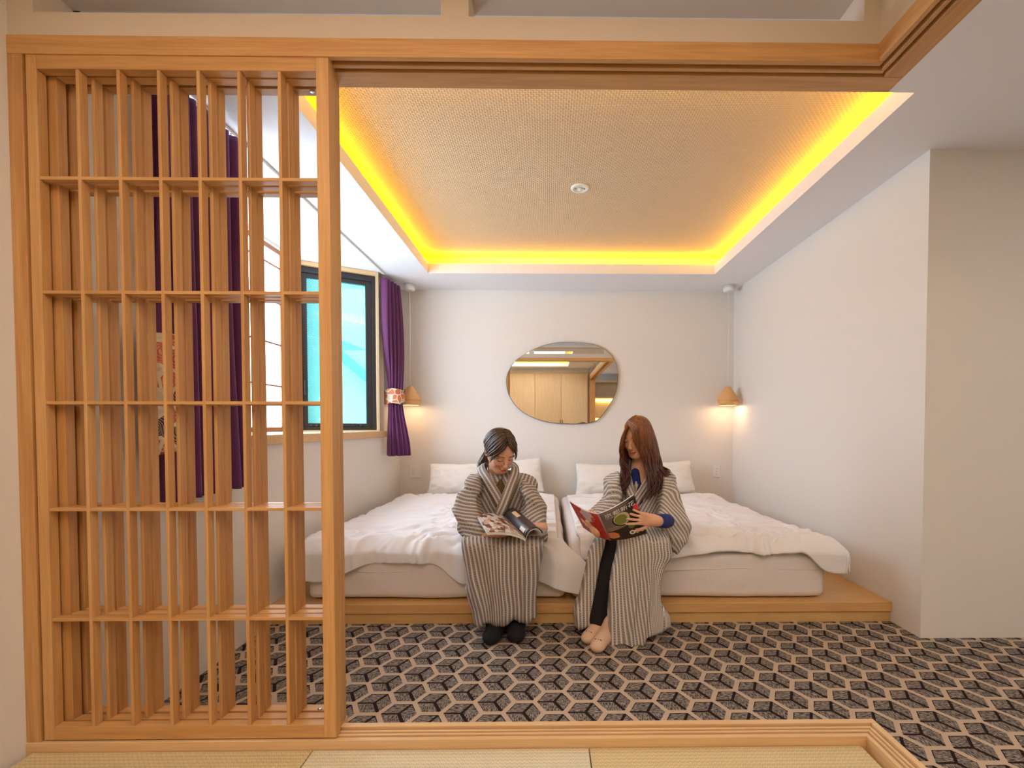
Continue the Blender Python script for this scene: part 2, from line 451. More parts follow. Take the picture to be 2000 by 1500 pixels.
def wired_glass():
    n = NT('wired_glass'); v = n.coord(); x, _, z = n.xyz(v)
    p = .020
    a = (((x+z)*(1/p)).fract()-.5).abs(); b = (((x-z)*(1/p)).fract()-.5).abs()
    line = (a < .055).max(b < .055)
    t = n.t; tr = n.node('ShaderNodeBsdfTransparent'); tr.inputs[0].default_value = (.50, .93, .97, 1)
    gl = n.node('ShaderNodeBsdfGlossy'); gl.inputs['Roughness'].default_value = .03; gl.inputs[0].default_value = (.9, 1, 1, 1)
    df = n.node('ShaderNodeBsdfDiffuse'); df.inputs[0].default_value = (.25, .42, .45, 1)
    m1 = n.node('ShaderNodeMixShader'); m1.inputs[0].default_value = .05
    t.links.new(tr.outputs[0], m1.inputs[1]); t.links.new(gl.outputs[0], m1.inputs[2])
    m2 = n.node('ShaderNodeMixShader'); n.put(m2.inputs[0], line*.6)
    t.links.new(m1.outputs[0], m2.inputs[1]); t.links.new(df.outputs[0], m2.inputs[2])
    t.links.new(m2.outputs[0], n.out.inputs[0]); return n.m
wb('glass_pane', x0+.03, x1-.044, .038, .042, z0+.025, z1-.028, wired_glass(), 0)
# latch and rollers
box('latch', x0+.008, x0+.026, -.004, .024, 1.30-1.003, 1.42-1.003, BLACK, w2, bevel=.004)
for px in (.10, .14, L-.16): box('roller', px, px+.022, .004, .022, .0375, .058, BLACK, w2, bevel=.006)
st(box('wall_bay_end', -2.16, -2.03, 3.68, 4.2, .9, 2.5, WHITE))

# outside: neighbouring buildings seen through the glass
CONC = plain('pale_concrete', srgb(214, 222, 222), .9, vary=.08)
CONC2 = plain('grey_roof', srgb(120, 140, 150), .9)
gnd = box('ground_outside', -40, -2.4, -10, 45, -9.1, -9.0, plain('asphalt', srgb(120, 122, 124), .9)); st(gnd)
nb = empty('apartment_building', (-7.5, 14, -9), label='pale concrete building with a railed balcony beyond the wired glass', cat='building')
box('wall', -4.5, .95, 0, 4, 0, 17, CONC, nb)
for k in range(30):
    x = -2.4+k*.085; box('baluster', x, x+.022, -.98, -.955, 12.3, 12.66, CONC2, nb)
box('handrail', -2.4, .3, -1.0, -.93, 12.66, 12.70, CONC2, nb); box('balcony_floor', -2.4, .6, -1.0, 0, 12.08, 12.3, CONC2, nb)
for (x, z) in ((-.95, 10.6), (-.05, 10.65), (-.1, 13.4), (-1.2, 13.4)):
    f = box('window', x, x+.42, -.05, .02, z, z+.42, CONC2, nb); box('pane', x+.05, x+.37, -.06, -.04, z+.05, z+.37, plain('window_glass', srgb(190, 210, 216), .2), f)
box('ledge', -2.4, .6, -.25, 0, 10.20, 10.32, CONC2, nb)
nb2 = empty('apartment_building', (-7.5, 13, -9), label='lower pale house with a sloped grey-blue roof right of the balcony beyond the glass', cat='building')
box('wall', 1.0, 5, 0, 4, 0, 12.2, CONC, nb2)
bm = bmesh.new(); bm_box(bm, .95, 5, -.5, 4, 12.0, 12.22)
for v_ in bm.verts: v_.co.z -= (v_.co.x-1.6)*.85
done(bm, 'roof', CONC2, nb2)
nb3 = empty('apartment_building', (-7.5, 22, -9), label='tall white building rising behind the sloped roof outside', cat='building')
box('wall', -8, 12, 0, 4, 0, 24, CONC, nb3); box('balcony', -2, 3.6, -1, 0, 14.4, 14.9, CONC, nb3)
for x in (1.9, 2.9): box('window', x-4.6, x-4.0, -.05, .02, 15.6, 17.0, CONC2, nb3)

# ---------------------------------------------------------------- bed platform
pf = empty('bed_platform', ((XL+XR)/2, 3.42, 0), label='low oak platform step running wall to wall under both beds', cat='platform')
dx, dy = (XL+XR)/2, 3.42
box('deck_board', XL+.001-dx, XR-.001-dx, 2.362-dy, YB-.001-dy, .058, .108, PX, pf, bevel=.002)
box('kick_board', XL+.001-dx, XR-.001-dx, 2.374-dy, 2.42-dy, 0, .058, wood('kick_board_pine', 'x', srgb(206, 160, 96), srgb(224, 184, 124)), pf)

# ---------------------------------------------------------------- wardrobe at the far end of the tatami room (in the mirror)
wd = empty('wardrobe', (-.33, -1.60, ZT), label='built-in wardrobe with tall plain oak doors, seen only in the mirror', cat='wardrobe')
box('carcass', -1.20, 1.26, -.04, .0, 0, 2.20, LZ, wd)
for k in range(4):
    x = -1.19+k*.61; d = box('door', x+.002, x+.606, .001, .022, .02, 2.16, LZ, wd, bevel=.002)
    box('handle', x+(.58 if k % 2 == 0 else .02), x+(.59 if k % 2 == 0 else .03), .022, .035, .95, 1.10, BLACK, d)
# lit shelf niche in the hall, seen in the mirror
nh = empty('display_cabinet', (1.75, -2.80, 0), label='tall hall cabinet with lit amber shelves, seen only in the mirror', cat='cabinet')
box('side_panel', -.62, -.58, -.15, .2, 0, 2.2, WHITE, nh); box('side_panel', .58, .62, -.15, .2, 0, 2.2, WHITE, nh)
box('back_panel', -.58, .58, -.15, -.12, 0, 2.2, LZ, nh)
for z in (.75, 1.25, 1.75, 2.16): box('shelf', -.58, .58, -.12, .2, z, z+.03, LX, nh); 
for z in (1.2, 1.7): box('light_bar', -.5, .5, -.1, -.07, z, z+.02, emis('shelf_light', (1, .72, .25), 14), nh)
# ---------------------------------------------------------------- fabric materials
def fabric(name, c, rough=.85, fine=.15, sheen=.0):
    n = NT(name); n.base(c, rough, .2); v = n.coord()
    n.b.inputs['Sheen Weight'].default_value = sheen
    n.bump(n.noise(v, 30, 4, .6), fine, .006)
    return n.m
LINEN = fabric('white_duvet_cotton', srgb(238, 236, 238), .85, .25)
SHEET = fabric('white_sheet_cotton', srgb(234, 226, 222), .85, .3)
PILLOWM = fabric('pillow_cotton', srgb(238, 234, 228), .85, .2)

def rounded_grid_box(name, c, h, r, m, parent, n=26, amp=0.0, fr=5, seed=0, puff=0.0):
    """soft box centred at c with half sizes h, corner radius r, built as one closed mesh"""
    bm = bmesh.new(); bmesh.ops.create_cube(bm, size=2)
    bmesh.ops.subdivide_edges(bm, edges=bm.edges, cuts=n, use_grid_fill=True)
    co = np.array([v.co for v in bm.verts]); h = np.array(h); inner = h-r
    t = np.sign(co)*np.abs(co)**.8
    p = t*h; q = np.clip(p, -inner, inner); d = p-q; L = np.linalg.norm(d, axis=1)
    k = np.where(L > 1e-6, np.minimum(1, r/np.maximum(L, 1e-6)), 1)[:, None]
    p = q+d*k
    if puff: p[:, 2] += np.sign(p[:, 2])*puff*(1-(p[:, 0]/h[0])**2)*(1-(p[:, 1]/h[1])**2)
    if amp:
        nx = fbm(p[:, 0]*fr+seed, p[:, 1]*fr, p[:, 2]*fr*1.6)
        out = d/np.maximum(L, 1e-6)[:, None]
        p = p+out*(nx*amp)[:, None]
    p[:, 2] = np.maximum(p[:, 2], -h[2]+.0005)
    for v, a in zip(bm.verts, p): v.co = Vector(a+np.array(c))
    return done(bm, name, m, parent, True)

beds = []
MX = ((-1.302, .100), (.128, 1.520)); MY = (2.412, 4.40); MZ = (.108, .368)
for k, (a, b) in enumerate(MX):
    r = empty('mattress', ((a+b)/2, (MY[0]+MY[1])/2, MZ[0]),
              label=('left white mattress on the oak platform, behind the woman with tied-back hair', 'right white mattress on the oak platform, behind the woman with long loose hair')[k],
              cat='mattress', group='twin mattresses on the platform')
    rounded_grid_box('core', (0, 0, (MZ[1]-MZ[0])/2), ((b-a)/2, (MY[1]-MY[0])/2, (MZ[1]-MZ[0])/2), .045, SHEET, r, n=30, amp=.006, fr=4, seed=k*9)
    # piped seam of the fitted sheet
    zz = .168; hw, hl = (b-a)/2+.002, (MY[1]-MY[0])/2+.002
    tube('sheet_seam', [(-hw+.05, -hl, zz), (-.3, -hl-.001, zz-.012), (.2, -hl-.001, zz+.004), (hw-.05, -hl, zz-.01)], .0022, SHEET, r, n=6)

def drape(d, r):
    d = np.maximum(d, 0); a = np.minimum(d, r*pi/2)
    return r*np.sin(a/r), r*(1-np.cos(a/r))+np.maximum(d-r*pi/2, 0)

def duvet(x0, x1, y0, y1, extL, extR, extF, ztop, label, seats, seed, corner=None, rnd=lambda s: 1.0):
    nu, nv = 190, 230
    u = np.linspace(0, 1, nu)[None, :]; v = np.linspace(0, 1, nv)[:, None]
    V = v+0*u; U = u+0*v
    ar = .055
    yg = y1-(y1-y0)*V                      # nominal, from the pillows (v=0) to the foot
    eL = extL(yg); eR = extR(yg)
    s = (x0-eL)+U*((x1+eR)-(x0-eL))
    eF = extF((s-x0)/(x1-x0))
    t = y1-V*((y1-y0)+eF)
    pxL, dL = drape(x0-s, ar); pxR, dR = drape(s-x1, ar); pyF, dF = drape(y0-t, ar)
    X = np.clip(s, x0, x1)-pxL+pxR; Y = np.maximum(t, y0)-pyF
    dS = dL+dR; drop = (dS**3+dF**3)**(1/3)+.12*np.minimum(dS, dF)*(1-rnd(s))
    drop = drop*(1-.42*rnd(s)*(np.minimum(dS, dF)/np.maximum(np.maximum(dS, dF), 1e-5))**2)
    # puffy quilt
    cx = (s-x0)/(x1-x0); cy = (t-y0)/(y1-y0)
    ZZ = ztop+.022*np.sin(pi*np.clip(cx, 0, 1))*np.sin(pi*np.clip(cy, 0.02, 1))-drop
    # folds
    wx = fbm(X*2.2+seed, Y*2.2, 0)*.35; wy = fbm(X*2.2, Y*2.2+seed, 5)*.35
    f1 = 1-np.abs(fbm((X*1.2+wx)*3, (Y*2.6+wy)*4.2, seed, 2))*1.4
    f2 = fbm((X+wx)*9, (Y+wy)*12, seed+4, 3)
    f3 = 1-np.abs(fbm((X+wx)*6.5, (Y*.9+wy)*13, seed+9, 2))*1.3
    front = np.exp(-((t-y0)/.30)**2)
    amp = .014+.014*front
    disp = f1*amp+f2*.0022*(1+2*front)+f3*(.005+.010*front)
    for (sx, sy, dz, rad) in seats:
        d = np.hypot(X-sx, (Y-sy)*.8); ZZ = ZZ-dz*np.exp(-(d/rad)**2)
        an = np.arctan2(Y-sy, X-sx)
        disp = disp+.006*np.sin(an*17+fbm(X*3, Y*3, seed)*3)*np.exp(-((d-rad*1.35)/(rad*.75))**2)
    side = sstep(0, .05, drop)
    ZZ = ZZ+disp*(1-side)
    out = (disp+.006)*side
    X = X+out*(np.sign(dR-dL)*((dL+dR) > .004)); Y = Y-out*(dF > .004)
    # hem roll
    edge = np.minimum(np.minimum(U, 1-U)*12, (1-V)*14); hem = 1-np.clip(edge, 0, 1)
    ZZ = ZZ-.012*hem*(1-side)
    if corner is not None: X, Y, ZZ = corner(X, Y, ZZ, s, t, U, V)
    o = grid_mesh('duvet', np.stack([X, Y, ZZ], -1), LINEN, None, thick=.022)
    o.modifiers['thickness'].offset = 1
    o.modifiers['thickness'].use_rim = True
    bv = o.modifiers.new('round', 'SUBSURF'); bv.levels = 0; bv.render_levels = 1
    tag(o, label, 'duvet', 'duvets on the twin beds'); return o

W1S = (-.25, 2.56, .045, .20); W2S = (.50, 2.56, .045, .20)
def c1(X, Y, Z, s, t, U, V):
    # pointed corner of the left duvet that hangs out over the gap between the beds
    k = sstep(-.26, .10, s)*sstep(2.56, 2.36, t)
    X = X+.10*k*k; Z = Z-.10*k*k*sstep(.44, .30, Z); Y = Y-.03*k
    return X, Y, Z
duvet(-1.285, .052, 2.455, 4.13,
      lambda y: .13+.10*np.exp(-((y-2.6)/.5)**2)+0*y, lambda y: .005+.155*sstep(2.62, 2.44, y),
      lambda q: .155+.07*np.exp(-((q-.02)/.18)**2)-.035*np.exp(-((q-.33)/.12)**2)+.07*sstep(.5, .62, q)*sstep(.84, .66, q)+.05*sstep(.80, 1.0, q)+.01*np.sin(q*23),
      .418, 'left white duvet, its pointed corner hanging over the gap between the two beds', [W1S], 2.0, c1, lambda s: (s < -.6)*1.0)
duvet(.182, 1.50, 2.455, 4.13,
      lambda y: .010+0*y, lambda y: .10+.09*np.exp(-((y-2.5)/.35)**2)+0*y,
      lambda q: .082+.10*sstep(.88, 1.0, q)+.012*np.sin(q*19)+.03*np.exp(-(q/.12)**2),
      .418, 'right white duvet, drooping over the front right corner of its bed', [W2S], 13.0)

# pillows leaning against the back wall
def pillow(cx, cz, hw, hh, tilt, rz, label, seed):
    n = 40; a = np.linspace(-1, 1, n); uu, vv = np.meshgrid(a, a)
    rr = (1-np.abs(uu)**2.6)*(1-np.abs(vv)**2.6); th = .075*np.clip(rr, 0, 1)**.55
    pinch = 1-.07*(1-np.abs(uu)**1.5)*np.abs(vv)**2; pinch2 = 1-.06*(1-np.abs(vv)**1.5)*np.abs(uu)**2
    xs = uu*hw*pinch2; ys = vv*hh*pinch
    wr = fbm(uu*4+seed, vv*4, 1, 3)*.008*(.4+np.abs(uu)**2+np.abs(vv)**2)
    top = np.stack([xs, ys, th+wr*(th > .004)], -1); bot = np.stack([xs, ys, -th*.8], -1)
    bm = bmesh.new(); A = [[bm.verts.new(p) for p in row] for row in top]; B = [[None]*n for _ in range(n)]
    for i in range(n):
        for j in range(n):
            B[i][j] = A[i][j] if i in (0, n-1) or j in (0, n-1) else bm.verts.new(bot[i, j])
    for i in range(n-1):
        for j in range(n-1):
            bm.faces.new((A[i][j], A[i][j+1], A[i+1][j+1], A[i+1][j])); bm.faces.new((B[i][j], B[i+1][j], B[i+1][j+1], B[i][j+1]))
    # local xy is the pillow face; stand it up facing -y
    M = Matrix.Translation((cx, 4.30, cz)) @ Matrix.Rotation(rz, 4, 'Y') @ Matrix.Rotation(math.radians(90-tilt), 4, 'X')
    for v in bm.verts: v.co = M @ v.co
    o = done(bm, 'pillow', PILLOWM, None, True)
    return tag(o, label, 'pillow', 'white pillows along the back wall')
pillow(-.868, .536, .275, .165, 24, 0.0, 'pillow at the far left of the left bed, beside the double wall socket', 1)
pillow(-.315, .560, .270, .178, 24, -.09, 'pillow behind the woman with tied-back hair, its right corner raised', 2)
pillow(.540, .532, .278, .165, 24, .02, 'wrinkled pillow on the right bed, nearest the gap between the beds', 3)
pillow(1.122, .546, .278, .168, 24, -.06, 'rightmost pillow, below the single wall socket and right pendant', 4)

# ---------------------------------------------------------------- wall mirror
pts = [(205,745),(213,660),(240,585),(320,465),(400,400),(480,345),(620,275),(800,215),(950,192),(1100,188),(1300,200),(1450,230),(1600,305),(1700,420),(1750,560),(1757,700),(1735,850),(1680,980),(1600,1120),(1520,1220),(1430,1285),(1300,1312),(1100,1318),(900,1308),(700,1275),(550,1220),(400,1130),(300,1020),(230,890)]
cxm, czm = .137, 1.480
P2 = np.array([((960+x/7.143-1070)/880*4.43*1.0, 1.05-(640+y/7.143-832)/880*4.43) for x, y in pts])
# closed smooth outline (periodic Catmull-Rom), about the mirror's centre
def catmull(P, k=6):
    out = []; n = len(P)
    for i in range(n):
        p0, p1, p2, p3 = P[i-1], P[i], P[(i+1) % n], P[(i+2) % n]
        for j in range(k):
            t = j/k; out.append(.5*((2*p1)+(-p0+p2)*t+(2*p0-5*p1+4*p2-p3)*t*t+(-p0+3*p1-3*p2+p3)*t**3))
    return np.array(out)
O = catmull(P2); O = O-O.mean(0); 
th = np.unwrap(np.arctan2(O[:, 1], O[:, 0])); rad = np.hypot(O[:, 0], O[:, 1])
for _ in range(3): rad = (np.roll(rad, 1)+rad+np.roll(rad, -1))/3
O = np.stack([rad*np.cos(th), rad*np.sin(th)], -1)
def plate(name, O, y0, y1, m, parent, grow=0):
    bm = bmesh.new(); Q = O*(1+grow/np.hypot(O[:, 0], O[:, 1]))[:, None]
    a = [bm.verts.new((x, y0, z)) for x, z in Q]; b = [bm.verts.new((x, y1, z)) for x, z in Q]
    bm.faces.new(a); bm.faces.new(b)
    for i in range(len(a)): j = (i+1) % len(a); bm.faces.new((a[i], a[j], b[j], b[i]))
    return done(bm, name, m, parent)
mr = empty('wall_mirror', (cxm, YB-.001, czm), label='frameless pebble-shaped mirror on the wall behind the beds', cat='mirror')
MIR = plain('mirror_silver', (.93, .94, .93), .0, metal=1)
plate('glass', O, -.024, -.018, MIR, mr)
plate('backing', O, -.018, 0, plain('dark_edge', srgb(70, 62, 54), .5), mr, .004)
# ---------------------------------------------------------------- pendants
SHADE = wood('turned_beech', 'z', srgb(222, 168, 104), srgb(236, 190, 132), .5, 2.0)
CORD = plain('white_cord', srgb(238, 234, 226), .6)
BULB = emis('bulb_glow', (1, .80, .50), 9)
def pendant(x, y, label):
    r = empty('pendant_lamp', (x, y, ZC-.0), label=label, cat='lamp', group='pair of wooden pendant lamps')
    z = lambda q: q-ZC
    lathe('ceiling_cap', [(0, 0), (.050, 0), (.050, -.052), (.044, -.060), (0, -.060)], PLASTIC, r, loc=(0, 0, -.0005))
    tube('cord', [(0, 0, -.058), (.002, 0, -.5), (-.004, 0, z(1.425))], .0034, CORD, r, n=8)
    prof = [(.0, 1.424), (.022, 1.424), (.028, 1.418), (.040, 1.396), (.062, 1.362), (.082, 1.332), (.095, 1.306), (.098, 1.292), (.093, 1.2905), (.092, 1.2865), (.0975, 1.285), (.094, 1.268), (.082, 1.246), (.078, 1.243),
            (.074, 1.246), (.086, 1.268), (.088, 1.300), (.060, 1.350), (.030, 1.40), (0, 1.405)]
    lathe('lamp_shade', [(a, z(b)) for a, b in prof], SHADE, r, n=48)
    lathe('bulb', [(0, z(1.262)), (.016, z(1.266)), (.024, z(1.284)), (.020, z(1.305)), (.012, z(1.325)), (.012, z(1.40)), (0, z(1.40))], BULB, r, n=24)
    d = bpy.data.lights.new('bulb_light', 'POINT'); d.energy = 1.5; d.color = (1, .70, .40); d.shadow_soft_size = .02
    o = bpy.data.objects.new('bulb_light', d); COL.objects.link(o); o.parent = r; o.location = (0, 0, z(1.252))
pendant(-1.300, 4.285, 'left wooden pendant lamp, hanging beside the purple curtain')
pendant(1.715, 4.285, 'right wooden pendant lamp, hanging near the right corner')
# ---------------------------------------------------------------- ceiling fitting
r = empty('ceiling_sensor', (.203, 2.885, 2.5549), label='round white fitting in the middle of the woven ceiling panel', cat='sensor')
lathe('bezel', [(0, 0), (.058, 0), (.057, -.006), (.050, -.010), (.040, -.010), (.038, -.006), (0, -.006)], PLASTIC, r, n=40)
lathe('lens', [(.0, -.006), (.016, -.006), (.014, -.016), (0, -.020)], plain('lens_plastic', srgb(222, 226, 224), .25), r, n=24)
for q in (-1, 1): lathe('screw', [(0, -.006), (.005, -.006), (.004, -.009), (0, -.009)], plain('grey_metal', srgb(150, 150, 150), .4), r, n=12, loc=(q*.028, 0, 0))
# ---------------------------------------------------------------- sockets and switches
GREYP = plain('slot_grey', srgb(112, 92, 76), .6)
def plateobj(x0, x1, z0, z1, kind, label):
    cx, cz = (x0+x1)/2, (z0+z1)/2; w_, h_ = (x1-x0)/2, (z1-z0)/2
    r = empty('wall_socket', (cx, YB-.0005, cz), label=label, cat='socket')
    box('cover_plate', -w_, w_, -.008, 0, -h_, h_, PLASTIC, r, bevel=.003)
    cs = (-w_*.45,) if kind == 2 else (0,)
    for c in cs:
        box('socket_face', c-.012, c+.012, -.010, -.008, -h_*.72, h_*.72, PLASTIC, r, bevel=.0008)
        for zz in (.022, -.004, -.030)[:3]:
            for q in (-.005, .005): box('slot', c+q-.0012, c+q+.0012, -.0106, -.0098, zz-.0, zz+.009, GREYP, r)
    if kind == 2:
        for zz in (-h_*.66, .004): box('rocker_switch', w_*.15, w_*.80, -.012, -.008, zz, zz+h_*.60, PLASTIC, r, bevel=.001)
plateobj(-1.362, -1.250, .536, .664, 2, 'double wall plate with socket and switches, left of the pillows')
plateobj(1.640, 1.713, .536, .658, 1, 'single wall socket plate right of the pillows, below the right pendant')

# ---------------------------------------------------------------- curtains
def curtain_mat(name, c):
    n = NT(name); n.base(c, .55, .3); n.b.inputs['Sheen Weight'].default_value = .25; n.b.inputs['Sheen Tint'].default_value = (.8, .6, .9, 1)
    v = n.coord(); n.bump(n.noise(n.mapping(v, (200, 200, 20)), 1, 2), .15, .002); return n.m
PURPLE = curtain_mat('purple_satin', srgb(104, 50, 98))
def brocade(name, sc):
    n = NT(name); v = n.coord()
    vo = n.node('ShaderNodeTexVoronoi'); vo.inputs['Scale'].default_value = sc; n.t.links.new(v, vo.inputs['Vector'])
    ve = n.node('ShaderNodeTexVoronoi', feature='DISTANCE_TO_EDGE'); ve.inputs['Scale'].default_value = sc; n.t.links.new(v, ve.inputs['Vector'])
    col = n.ramp(n.xyz(vo.outputs['Color'])[0], [(0, srgb(196, 84, 36)), (.34, srgb(210, 200, 180)), (.48, srgb(206, 92, 48)), (.66, srgb(54, 28, 50)), (.82, srgb(190, 60, 30))], 'CONSTANT')
    ring = (E(n, vo.outputs['Distance'])*9).fract() > .80
    c2 = n.mix(ring, col, srgb(210, 190, 150)+(1,))
    k = E(n, ve.outputs['Distance']) < .07
    n.base((0, 0, 0), .6); n.put(n.b.inputs['Base Color'], n.mix(k, c2, srgb(226, 214, 190)+(1,))); return n.m
BRO = brocade('fine_brocade', 22); BRO2 = brocade('large_brocade', 14)
def curtain(label, path, amp, pleats, z0, z1, seed, nu=260, nv=70):
    """path(v) -> (start xy, end xy, amplitude factor); v 0 top .. 1 bottom"""
    P = np.zeros((nv, nu, 3)); u = np.linspace(0, 1, nu)
    for i in range(nv):
        v = i/(nv-1); a, b, k = path(v); a = np.array(a); b = np.array(b)
        d = (b-a)/np.linalg.norm(b-a); nrm = np.array([-d[1], d[0]])
        uu = u+.012*np.sin(v*5+u*9+seed)
        ph = uu*pleats*2*pi+.5*np.sin(u*7+seed)+.4*v*np.sin(u*23+seed)
        off = amp*k*(np.sin(ph)+.25*np.sin(2*ph+1))*(1+.3*np.sin(u*31+seed))
        xy = a+(b-a)*u[:, None]+nrm*off[:, None]+d*(amp*k*.35*np.cos(ph))[:, None]
        P[i, :, :2] = xy; P[i, :, 2] = z1+(z0-z1)*v+(.006*np.sin(ph) if v > .97 else 0)
    r = empty('curtain', ((path(0)[0][0]+path(0)[1][0])/2, (path(0)[0][1]+path(0)[1][1])/2, z0), label=label, cat='curtain', group='purple curtains of the bay window')
    P = P-np.array(r.location)
    grid_mesh('cloth', P, PURPLE, r, thick=.002); return r
lerp = lambda a, b, t: tuple(np.array(a)+(np.array(b)-np.array(a))*t)
ztie = (2.335-1.31)/(2.335-.785)
def pfar(v):
    A0, B0 = (-1.432, 3.965), (-1.395, 4.225)
    At, Bt = (-1.420, 4.045), (-1.330, 4.115)
    A1, B1 = (-1.425, 4.02), (-1.265, 4.135)
    if v < ztie:
        t = sstep(.12, 1, v/ztie)*1.0; k = 1-.25*t
        bulge = .03*math.sin(pi*min(1, v/ztie)); a = lerp(A0, At, t**2); b = lerp(B0, Bt, t**2)
        return a, (b[0]+bulge, b[1]), k
    t = sstep(0, 1, (v-ztie)/(1-ztie)); return lerp(At, A1, t), lerp(Bt, B1, t), .75+.35*t
cf = curtain('far purple curtain gathered by a patterned tieback, next to the black window', pfar, .024, 9, .785, 2.335, 1.0)
cn = curtain('near purple curtain hanging loose behind the wooden lattice, patterned band on its left edge', lambda v: ((-1.425, 1.640), (-1.425, 2.085+.03*v), 1+.3*v), .022, 8, .770, 2.345, 4.0)
# tieback: band round the gathered cloth
n = 48; a = np.linspace(0, 2*pi, n, endpoint=False); rows = []
for z in np.linspace(1.245, 1.375, 8):
    k = 1+.10*((z-1.31)/.065)**2
    rows.append(np.stack([(-1.375+.083*k*np.cos(a)), 4.08+.070*k*np.sin(a), 0*a+z+.006*np.sin(a*3)], -1)-np.array(cf.location))
o = grid_mesh('tieback', np.array(rows), BRO, cf, closed_u=True, thick=.004); o['label'] = 'orange and white patterned tieback'
us = np.linspace(-1, 1, 30); rows = []
for z in np.linspace(.955, 1.385, 24):
    w_ = .095+.004*math.sin(z*30); sl = (1.385-z)*.10
    rows.append(np.stack([-1.372+.0*us-.028*us**4+.006*np.sin(us*9+z*20), 1.665+us*w_+sl*.2+.004*np.sin(z*40), 0*us+z+.012*us], -1)-np.array(cn.location))
o = grid_mesh('tieback', np.array(rows), BRO2, cn, thick=.004); o['label'] = 'wide orange patterned band hung on the curtain edge'
rl = empty('curtain_rail', (-1.43, 2.8, ZC-.015), label='thin white curtain rail along the bay ceiling edge', cat='rail')
box('track', -.009, .009, -1.20, 1.17, 0, .0149, PLASTIC, rl, bevel=.002)
for k, y in enumerate(list(np.linspace(1.66, 2.08, 8))+list(np.linspace(3.97, 4.15, 6))):
    box('glider', -.003, .003, y-2.8-.004, y-2.8+.004, -.022, 0.001, PLASTIC, rl) if y-2.8 < 1.165 else None
# ================================================================ PEOPLE
CF, CCX, CCY = 880., 1081., 853.
_t, _s = math.radians(1.4), math.radians(.7)
_Fw = np.array([math.sin(_s)*math.cos(_t), math.cos(_s)*math.cos(_t), -math.sin(_t)]); _Rt = np.array([math.cos(_s), -math.sin(_s), 0]); _Up = np.cross(_Rt, _Fw)
def at(px, py, Y):
    """world point at depth Y measured off the reference frame"""
    d = _Fw+_Rt*(px-CCX)/CF-_Up*(py-CCY)/CF
    return np.array([0, 0, 1.05])+d*(Y/d[1])

